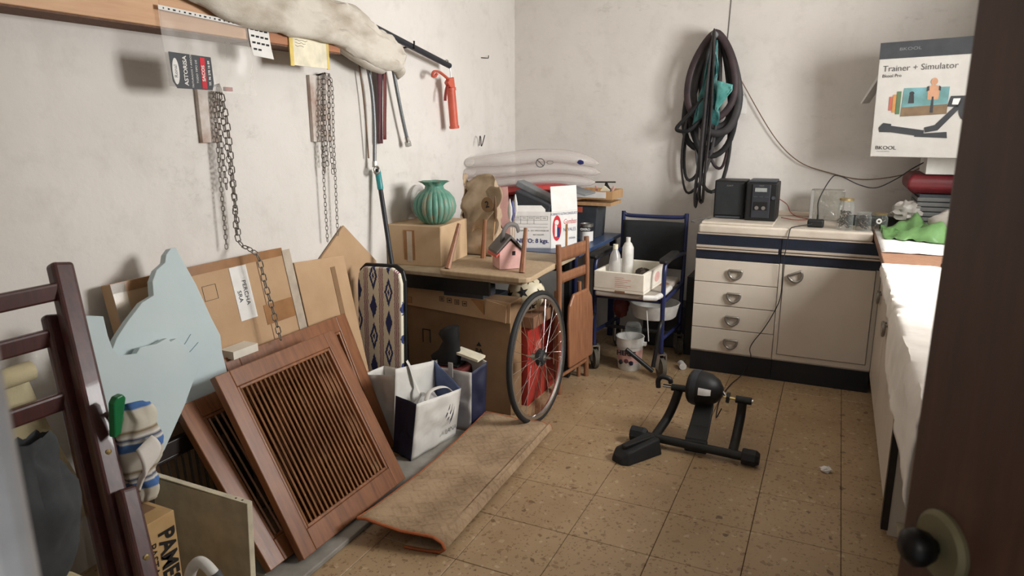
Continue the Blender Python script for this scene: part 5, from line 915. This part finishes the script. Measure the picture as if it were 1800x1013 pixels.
# inflatable
dI = Vector((0.93, 0.37, 0)).normalized(); nI = Vector((dI.y, -dI.x, 0)); cI = Vector((-1.775, 4.08, 0))
t = thing('dark_box', 'added maroon box for the shading under the clear inflatable', 'box', (-1.95, 4.1, DZ))
MB().box(-0.36, 0.02, -0.10, 0.16, DZ, 1.02, Matrix.Translation((cI.x, cI.y, 0)) @ Matrix.Rotation(math.atan2(dI.y, dI.x), 4, 'Z')).build('carton', 'maroon', t, True, bevel=0.004)  # added under the float; the red base's shading is put into its maroon
t = thing('pool_float', 'clear inflatable pool float with red base heaped near corner', 'inflatable', (cI.x, cI.y, 1.03))
def sausage(z, L0, L1, rz, ry, name, mat, bend=0.0, yo=0.0):
    rings = []; n = 30
    for i in range(n + 1):
        f = i / n; s_ = L0 + (L1 - L0) * f; e = max(0.04, (1 - (2 * f - 1) ** 6)) ** 0.5; k = noise.noise(Vector((f * 5, z * 9, 1))) * 0.12
        c = cI + dI * s_ + nI * yo + Vector((0, 0, z + bend * (f - 0.5) ** 2 - 0.012 * sin(f * 7)))
        rings.append([c + nI * (ry * e * (1 + k) * cos(a)) + Vector((0, 0, rz * e * (1 + k) * sin(a))) for a in [2 * pi * j / 16 for j in range(16)]])
    return MB().loft(rings).build(name, mat, t, True, smooth=60)
sausage(1.055, -0.43, 0.30, 0.034, 0.12, 'red_base', 'inflatable_red')
sausage(1.11, -0.46, 0.40, 0.040, 0.13, 'air_chamber', 'inflatable_clear'); sausage(1.185, -0.46, 0.43, 0.042, 0.13, 'air_chamber', 'inflatable_clear', -0.05); 
sausage(1.26, -0.45, 0.42, 0.046, 0.12, 'air_chamber', 'inflatable_clear', -0.12)
fr = cI + nI * 0.131
for s_, z_, r_ in ((0.05, 1.232, 0.026),): MB().tube([fr + dI * (s_ + r_ * cos(a)) + Vector((0, 0, z_ + r_ * sin(a))) for a in [2 * pi * k / 24 for k in range(24)]], 0.0022, 5, closed=True).tube([fr + dI * (s_ - r_ * 0.7) + Vector((0, 0, z_ + r_ * 0.7)), fr + dI * (s_ + r_ * 0.7) + Vector((0, 0, z_ - r_ * 0.7))], 0.0022, 5).build('warning_sign', 'ink', t, True)
MB().tube([fr + dI * (0.11 + 0.02 * cos(a)) + Vector((0, 0, 1.235 + 0.01 * sin(a))) for a in [2 * pi * k / 16 for k in range(16)]], 0.0018, 5, closed=True).build('printed_symbol', 'ink_grey', t, True)
MB().blob(fr + dI * 0.30 + Vector((0, 0, 1.235)), (0.022, 0.004, 0.014), 0.2, 3, 1, 12, 8).build('printed_symbol', 'ink_blue', t, True)
single(MB().tube(bez([(W(0.05), 3.99, 1.335), (W(0.045), 4.01, 1.39), (W(0.03), 4.05, 1.385), (W(0.03), 4.06, 1.33), (W(0.04), 4.09, 1.40)]), 0.003, 6), 'wire_hook', 'dark_metal', 'bent dark wire hook on wall above the inflatable', 'hook')
# bin, trays, paint tin
t = thing('plastic_bin', 'dark slate plastic bin under the wooden trays', 'bin', (-1.47, 4.36, DZ))
MB().loft([[Vector((-1.475 + sx * w, 4.38 + sy * 0.10, z)) for sx, sy in ((-1, -1), (1, -1), (1, 1), (-1, 1))] for w, z in ((0.062, DZ), (0.072, 0.93), (0.078, 0.93), (0.078, 0.945))]).build('body', 'slate', t, True, bevel=0.006)
MB().box(-1.56, -1.50, 4.262, 4.268, 0.90, 0.935).build('orange_tag', 'gun_red', t, True)
for k, lab in ((0, 'lower pale wooden tray on the slate bin'), (1, 'upper pale wooden tray holding a white card')):
    z = 0.947 + 0.042 * k; t = thing('wooden_tray', lab, 'tray', (-1.40, 4.36, z), group='stacked wooden trays'); x0 = -1.57; x1 = -1.305 + 0.01 * k
    MB().box(x0, x1, 4.26, 4.5, z, z + 0.006).build('base', 'pale_wood', t, True)
    for b_ in ((x0, x1, 4.26, 4.268), (x0, x1, 4.492, 4.5), (x0, x0 + 0.008, 4.268, 4.492), (x1 - 0.008, x1, 4.268, 4.492)): MB().box(*b_, z + 0.006, z + (0.022 if k == 0 else 0.055)).build('rim', 'pale_wood', t, True)
    if k == 1: MB().box(x0 + 0.02, x1 - 0.045, 4.255, 4.2595, z + 0.010, z + 0.048).build('white_card', 'white_paper', t, True)
t = thing('tool_bundle', 'small bundle of dark and pink tools on upper tray', 'tools', (-1.38, 4.36, 1.0))
MB().tube([(-1.44, 4.33, 1.095), (-1.30, 4.34, 1.098)], 0.005, 6).build('bar', 'black_plastic', t, True)
for a, b, mt in (((-1.42, 4.34, 1.0), (-1.36, 4.35, 1.09), 'black_plastic'), ((-1.32, 4.34, 1.02), (-1.37, 4.35, 1.09), 'black_plastic'), ((-1.33, 4.33, 1.0), (-1.31, 4.34, 1.07), 'pink_plaster'), ((-1.43, 4.36, 1.0), (-1.44, 4.36, 1.07), 'pink_plaster')): MB().tube([a, b], 0.008, 6).build('tool', mt, t, True)
MB().box(-0.025, 0.025, -0.01, 0.01, -0.03, 0.03, Matrix.Translation((-1.37, 4.33, 1.035)) @ Matrix.Rotation(0.6, 4, 'Y')).build('cream_block', 'cream_paper', t, True)
t = thing('paint_tin', 'small paint tin with a white and black label', 'tin', (-1.42, 4.13, DZ))
MB().lathe([(0, 0), (0.042, 0), (0.042, 0.108), (0.044, 0.110), (0.044, 0.116), (0.038, 0.117), (0.036, 0.112), (0, 0.112)], 28).build('can', 'tin', t, smooth=40)
MB().lathe([(0.0425, 0.008), (0.0425, 0.07)], 28, cap=False).build('label', 'white_paper', t, smooth=60); MB().lathe([(0.0427, 0.07), (0.0427, 0.098)], 28, cap=False).build('label_band', 'ink', t, smooth=60)
text('lettering', 'OXIRO', 0.020, 'white_paper', t, (0.005, -0.0435, 0.084), (1, 0.1, 0), (0, 0, 1), bold=0.001)

# ------------------------------------------------------------------ commode wheelchair
t = thing('commode_chair', 'dark blue wheeled commode chair with black fabric back', 'wheelchair', (-1.04, 4.0, 0))
XL, XQ = -1.245, -0.835
for x in (XL, XQ):
    MB().tube(bez([(x, 4.36, 0.912), (x, 4.35, 0.7), (x, 4.33, 0.45), (x, 4.30, 0.16)]), 0.0135, 10).build('back_post', 'wheel_blue', t, True, smooth=50)
    MB().tube(bez([(x, 4.34, 0.66), (x, 4.10, 0.685), (x, 3.86, 0.69), (x, 3.80, 0.665), (x, 3.79, 0.55), (x, 3.80, 0.16)]), 0.0135, 10).build('arm_frame', 'wheel_blue', t, True, smooth=50)
    MB().tube(bez([(x, 3.80, 0.24), (x, 4.05, 0.22), (x, 4.30, 0.20)]), 0.011, 10).tube([(x, 3.79, 0.465), (x, 4.33, 0.465)], 0.012, 10).build('side_rail', 'wheel_blue', t, True, smooth=50)
    MB().loft([[Vector((x + sx * w, y, 0.708 + sz * h)) for sx, sz in ((-1, -1), (1, -1), (1, 1), (-1, 1))] for y, w, h in ((3.74, 0.02, 0.010), (3.78, 0.028, 0.016), (4.06, 0.026, 0.016), (4.10, 0.018, 0.010))]).build('arm_pad', 'black_plastic', t, True, bevel=0.010, seg=3)
    for y, r_ in ((3.82, 0.062), (4.30, 0.055)):
        sgn = 0.0; c = (x, y, r_)
        w_ = MB().lathe([(0.0, -0.014), (r_ * 0.62, -0.014), (r_ * 0.68, -0.010), (r_, -0.012), (r_, 0.012), (r_ * 0.68, 0.010), (r_ * 0.62, 0.014), (0, 0.014)], 24, m=Matrix.Translation(c) @ Matrix.Rotation(radians(35), 4, 'Z') @ Matrix.Rotation(pi / 2, 4, 'Y')).build('caster_wheel', 'tan_tyre', t, True, smooth=40)
        MB().lathe([(0.0, -0.016), (r_ * 0.45, -0.016), (r_ * 0.45, 0.016), (0, 0.016)], 16, m=Matrix.Translation(c) @ Matrix.Rotation(radians(35), 4, 'Z') @ Matrix.Rotation(pi / 2, 4, 'Y')).build('caster_hub', 'grey_crate', w_, True, smooth=40)
        MB().box(-0.026, -0.018, -0.02, 0.02, -0.01, r_ + 0.025, Matrix.Translation(c) @ Matrix.Rotation(radians(35), 4, 'Z')).box(0.018, 0.026, -0.02, 0.02, -0.01, r_ + 0.025, Matrix.Translation(c) @ Matrix.Rotation(radians(35), 4, 'Z')).box(-0.026, 0.026, -0.02, 0.02, r_ + 0.018, r_ + 0.026, Matrix.Translation(c) @ Matrix.Rotation(radians(35), 4, 'Z')).build('caster_fork', 'tin', t, True)
        MB().cyl((x, y, r_ + 0.024), (x, y, 0.18), 0.011).build('caster_stem', 'dark_metal', t, True)
MB().tube(bez([(XL, 4.36, 0.895), (XL + 0.06, 4.37, 0.882), (XQ - 0.06, 4.37, 0.884), (XQ, 4.36, 0.897)]), 0.013, 10).build('push_bar', 'wheel_blue', t, True, smooth=50)
MB().grid(lambda u, v: Vector((XL + 0.006 + (XQ - XL - 0.012) * u, 4.345 - 0.02 * v + 0.02 * sin(pi * u), 0.855 - 0.30 * v)), 12, 8).build('backrest', 'black_fabric', t, True, smooth=60, solid=0.012)
MB().loft([[Vector((x_, y_, z_)) for x_, y_ in ((XL + 0.03, 3.70), (XQ - 0.02, 3.70), (XQ - 0.005, 3.80), (XQ - 0.005, 4.26), (XL + 0.015, 4.26), (XL + 0.015, 3.78))] for z_ in (0.488, 0.522)]).build('seat', 'seat_pad', t, True, bevel=0.012, seg=3)
MB().tube([(XQ - 0.09, 3.695, 0.505), (XQ - 0.025, 3.705, 0.507), (XQ - 0.008, 3.80, 0.507), (XQ - 0.008, 4.0, 0.507)], 0.016, 10).build('seat_edge', 'white_plastic', t, True, smooth=60)
MB().lathe([(0.0, 0.0), (0.05, 0.0), (0.05, 0.003), (0.0, 0.003)], 24, c=(-0.905, 4.02, 0.521)).build('seat_hole', 'worktop_wood', t, True)
for y, z in ((4.33, 0.47), (3.80, 0.465)): MB().tube([(XL, y, z), (XQ, y, z)], 0.012, 10).build('cross_tube', 'wheel_blue', t, True, smooth=50)
MB().tube([(XL, 4.00, 0.225), (XQ, 4.00, 0.225)], 0.011, 10).build('cross_tube', 'black_paint', t, True, smooth=50)
MB().tube(bez([(XQ, 3.80, 0.36), (XQ + 0.0, 3.74, 0.33), (XQ - 0.01, 3.72, 0.20), (XQ - 0.02, 3.70, 0.10)]), 0.012, 10).tube([(XQ - 0.02, 3.70, 0.075), (XQ - 0.17, 3.66, 0.20)], 0.013, 10).build('footrest_arm', 'black_paint', t, True, smooth=50)
MB().tube(bez([(XL, 3.80, 0.36), (XL - 0.0, 3.75, 0.33), (XL + 0.0, 3.73, 0.22)]), 0.012, 10).build('footrest_arm', 'black_paint', t, True, smooth=50)
t = thing('commode_pan', 'round white commode pan hanging under the chair seat', 'pan', (-0.95, 4.08, 0.30))
MB().lathe([(0.0, 0.0), (0.125, 0.0), (0.135, 0.01), (0.152, 0.085), (0.156, 0.09), (0.148, 0.09), (0.130, 0.02), (0.0, 0.012)], 32).build('pan', 'white_plastic', t, smooth=40)
MB().tube(bez([(-0.01, -0.152, 0.07), (0.0, -0.16, 0.0), (0.01, -0.155, -0.12)]), 0.003, 6).build('hanging_cord', 'white_plastic', t, smooth=60)
t = thing('polystyrene_box', 'white polystyrene box of bottles on the commode seat', 'box', mat=frame((-1.222, 3.70, 0.524), (1, -0.06, 0), (0, 0, 1)))
PW, PD, PH = 0.30, 0.43, 0.115
MB().box(0, PW, 0, PD, 0, 0.014).build('base', 'styrofoam', t)
for b_ in ((0, PW, 0, 0.018), (0, PW, PD - 0.018, PD), (0, 0.018, 0.018, PD - 0.018), (PW - 0.018, PW, 0.018, PD - 0.018)): MB().box(*b_, 0.014, PH).build('wall', 'styrofoam', t, bevel=0.004)
s_ = MB()
for k in range(6): s_.box(0.13, 0.13 + 0.055 + 0.02 * ((k * 5) % 3), -0.001, 0, 0.085 - 0.011 * k, 0.0885 - 0.011 * k)
s_.build('printed_label', 'pink_plaster', t)
MB().prism(oval(0.25, 0.06, 0.05, 0.03, 18), PW, PW + 0.001, m=ym).build('printed_mark', 'pink_plaster', t)
MB().box(0.13, 0.19, -0.0015, 0, 0.0, 0.010).build('drain_slot', 'worktop_wood', t)
t = thing('plastic_bottle', 'translucent grey-green bottle in the polystyrene box', 'bottle', (-1.145, 3.86, 0.54), group='bottles in the polystyrene box')
MB().lathe([(0, 0), (0.036, 0), (0.038, 0.01), (0.037, 0.12), (0.030, 0.17), (0.016, 0.195), (0.014, 0.21)], 24).build('body', 'hazy_plastic', t, smooth=50); MB().cyl((0, 0, 0.205), (0, 0, 0.232), 0.015).build('cap', 'cream_paper', t, smooth=40)
t = thing('plastic_bottle', 'white plastic bottle standing in the polystyrene box', 'bottle', (-1.075, 3.88, 0.54), group='bottles in the polystyrene box')
MB().lathe([(0, 0), (0.028, 0), (0.030, 0.01), (0.034, 0.16), (0.033, 0.215), (0.022, 0.24), (0.013, 0.248), (0.013, 0.256)], 24).build('body', 'white_plastic', t, smooth=50); MB().cyl((0, 0, 0.254), (0, 0, 0.275), 0.013).build('cap', 'white_plastic', t, smooth=40)
for k, (x, y, r_, lab, mt, sd2) in enumerate(((-1.02, 3.83, 0.035, 'yellow mottled rag lump in the polystyrene box', 'yellow_paper', 3), (-0.99, 3.95, 0.045, 'dark rusty parts heaped in the polystyrene box', 'scrap_metal', 4), (-0.975, 4.02, 0.03, 'black lump at back of the polystyrene box', 'black_rubber', 5))):
    single(MB().blob((x, y, 0.545 + r_ * 0.8), (r_ * 1.2, r_, r_ * 0.9), 0.5, 4, sd2, 14, 10, floor=0.54), 'clutter', mt, lab, 'clutter', smooth=40)
t = thing('bucket', 'small white printed bucket under the commode chair', 'bucket', (-1.05, 3.91, 0))
MB().lathe([(0, 0.004), (0.068, 0.0), (0.070, 0.004), (0.080, 0.15), (0.084, 0.152), (0.084, 0.195), (0.087, 0.205), (0.080, 0.205), (0.066, 0.02), (0, 0.012)], 32).build('body', 'white_plastic', t, smooth=40)
bl = MB().lathe([(0.0715, 0.03), (0.0795, 0.13)], 32, cap=False).build('label', 'pink_plaster', t, smooth=60)
text('lettering', 'HERBS', 0.042, 'ink', t, (0.0, -0.0815, 0.115), (1, 0, 0), (0, 0, 1), bold=0.0015)
for x, z, mt in ((-0.035, 0.055, 'ink'), (0.0, 0.065, 'purple_strap'), (0.03, 0.055, 'navy')): MB().blob((x, -0.072 - 0.003 * (1 - abs(x) * 20), z), (0.014, 0.004, 0.014), 0.3, 3, x * 100, 10, 8).build('printed_fruit', mt, t)
MB().box(0.078, 0.10, -0.012, 0.012, 0.155, 0.175).build('lug', 'white_plastic', t)
t = thing('glass_jar', 'upturned glass jar sitting in the small white bucket', 'jar', (-1.03, 3.90, 0.19))
MB().lathe([(0.034, 0.0), (0.048, 0.02), (0.05, 0.075), (0.04, 0.10), (0.0, 0.105)], 24, cap=False).build('glass', 'jar_glass', t, smooth=50)
single(MB().blob((-1.17, 4.1, 0.33), (0.05, 0.05, 0.07), 0.3, 3, 12), 'cloth_bundle', 'maroon', 'dark reddish bundle under left side of commode chair', 'cloth', smooth=50)
single(MB().box(-1.10, -0.80, 4.40, 4.56, 0.0, 0.30), 'dark_box', 'slate_dark', 'black box on floor behind the commode chair', 'box', bevel=0.01)
single(MB().tube([(-0.765, 4.05, 0.022), (-0.74, 4.0, 0.022)], 0.022, 14), 'bottle_cap', 'white_plastic', 'small white cap on floor beside the drawer plinth', 'cap', smooth=30)
single(MB().box(-0.80, -0.725, 4.30, 4.55, 0.0, 0.52), 'board', 'black_paint', 'black board standing between commode chair and drawer unit', 'board', bevel=0.003)

# ------------------------------------------------------------------ indoor cycle trainer
t = thing('cycle_trainer', 'black indoor cycle trainer standing on the tile floor', 'cycle trainer', (-0.47, 2.95, 0))
MB().tube([(-0.75, 2.925, 0.042), (-0.215, 2.905, 0.036)], 0.020, 14).build('front_tube', 'black_plastic', t, True, smooth=40)
for a, b in (((-0.765, 2.926, 0.042), (-0.69, 2.923, 0.042)), ((-0.262, 2.907, 0.038), (-0.19, 2.904, 0.038))): MB().tube([a, Vector(a).lerp(Vector(b), 0.06), Vector(a).lerp(Vector(b), 0.8), b], [0.034, 0.038, 0.037, 0.026], 8).build('end_foot', 'black_rubber', t, True, smooth=25)
MB().loft([[(-0.515 + dx, 2.916, z) for dx, z in ((-0.0, 0.005), (0.10, 0.005), (0.10, 0.06), (0.0, 0.06))], [(-0.515 + dx, 2.94, z) for dx, z in ((0.0, 0.005), (0.10, 0.005), (0.10, 0.066), (0.0, 0.066))]]).build('clamp_block', 'black_plastic', t, True, bevel=0.006)
MB().tube(bez([(-0.655, 2.925, 0.04), (-0.645, 3.00, 0.055), (-0.628, 3.06, 0.085), (-0.605, 3.085, 0.15), (-0.585, 3.09, 0.225)]), 0.021, 12).build('upright', 'black_plastic', t, True, smooth=50)
MB().tube(bez([(-0.305, 2.91, 0.036), (-0.305, 2.99, 0.05), (-0.303, 3.05, 0.085), (-0.298, 3.085, 0.15), (-0.295, 3.09, 0.215)]), 0.021, 12).build('upright', 'black_plastic', t, True, smooth=50)
MB().tube([(-0.62, 3.09, 0.235), (-0.55, 3.09, 0.237)], 0.0165, 12).build('axle_sleeve', 'black_plastic', t, True, smooth=40)
MB().tube([(-0.325, 3.09, 0.225), (-0.255, 3.09, 0.225)], 0.0175, 12).build('axle_sleeve', 'black_plastic', t, True, smooth=40)
MB().tube([(-0.55, 3.09, 0.237), (-0.537, 3.09, 0.237)], 0.010, 10).tube([(-0.255, 3.09, 0.225), (-0.248, 3.09, 0.225)], 0.008, 10).build('axle_tip', 'chrome', t, True)
MB().tube([(-0.66, 3.09, 0.237), (-0.62, 3.09, 0.236)], 0.008, 10).build('clamp_screw', 'chrome', t, True)
MB().tube(bez([(-0.625, 3.092, 0.255), (-0.632, 3.088, 0.275), (-0.665, 3.085, 0.282), (-0.684, 3.085, 0.262), (-0.682, 3.085, 0.225)]), 0.012, 8).build('clamp_lever', 'black_plastic', t, True, smooth=50)
MB().tube([(-0.325, 3.09, 0.225), (-0.375, 3.088, 0.228)], 0.006, 10).build('adjuster_rod', 'gold_lid', t, True)
MB().tube([(-0.352, 3.09, 0.226), (-0.366, 3.09, 0.227)], 0.026, 7).build('adjuster_knob', 'black_plastic', t, True)
dmx = Matrix.Translation((-0.462, 3.10, 0.248)) @ Matrix.Rotation(pi / 2, 4, 'Y') @ Matrix.Rotation(0.15, 4, 'X')
MB().lathe([(0.0, -0.075), (0.070, -0.075), (0.080, -0.066), (0.083, -0.035), (0.082, -0.02), (0.075, 0.02), (0.055, 0.055), (0.028, 0.075), (0.0, 0.08)], 32, m=dmx).build('resistance_drum', 'black_plastic', t, True, smooth=35)
MB().lathe([(0.0838, -0.055), (0.0845, -0.045), (0.0845, -0.035), (0.0838, -0.028)], 32, m=dmx).build('drum_band', 'slate_dark', t, True, smooth=35)
MB().cyl((-0.385, 3.10, 0.246), (-0.366, 3.092, 0.23), 0.007).build('drum_axle', 'chrome', t, True)
st = MB()
for k in range(6):
    pass
lab_ = [[dmx @ Vector((r_ * cos(a), r_ * sin(a), z)) for z, r_ in ((-0.012, 0.0818), (0.015, 0.0772), (0.042, 0.0655))] for a in [pi * 1.0 + 0.0 + q for q in (-0.05, 0.0, 0.05)]]
def lblq(u, v):
    z = -0.012 + 0.054 * u; r_ = interp([(-0.02, 0.0835), (0.02, 0.0765), (0.055, 0.0565)], z) + 0.0012; a = -pi / 2 - 0.15 + 0.0 + (v - 0.5) * 0.42
    return dmx @ Vector((r_ * cos(a + 0.0), r_ * sin(a), z))
MB().grid(lblq, 6, 6).build('white_label', 'white_paper', t, True, solid=0.0006)
MB().loft([[Vector((cx_ + sx * w, y, z + (0.012 if up_ else -0.012))) for sx, up_ in ((-1, 0), (1, 0), (1, 1), (-1, 1))] for cx_, w, y, z in ((-0.468, 0.048, 2.93, 0.055), (-0.466, 0.046, 3.0, 0.09), (-0.462, 0.042, 3.08, 0.165), (-0.458, 0.036, 3.10, 0.20))]).build('centre_arm', 'black_plastic', t, True, bevel=0.005)
t = thing('wheel_riser', 'black wedge-shaped wheel riser block beside the trainer foot', 'riser block', mat=frame((-0.70, 2.79, 0), (0.50, 0.86, 0), (0, 0, 1)))
MB().loft([[(-0.125, -0.03, 0.0), (-0.125, 0.03, 0.0), (-0.120, 0.024, 0.03), (-0.120, -0.024, 0.03)], [(-0.10, -0.055, 0.0), (-0.10, 0.055, 0.0), (-0.09, 0.042, 0.055), (-0.09, -0.042, 0.055)], [(0.10, -0.06, 0.0), (0.10, 0.06, 0.0), (0.10, 0.042, 0.072), (0.10, -0.042, 0.072)]]).build('block', 'black_rubber', t, bevel=0.006, seg=2)
MB().box(-0.085, 0.10, -0.014, 0.014, 0.060, 0.075).build('wheel_groove', 'black_plastic', t, bevel=0.004)

fixnormals()
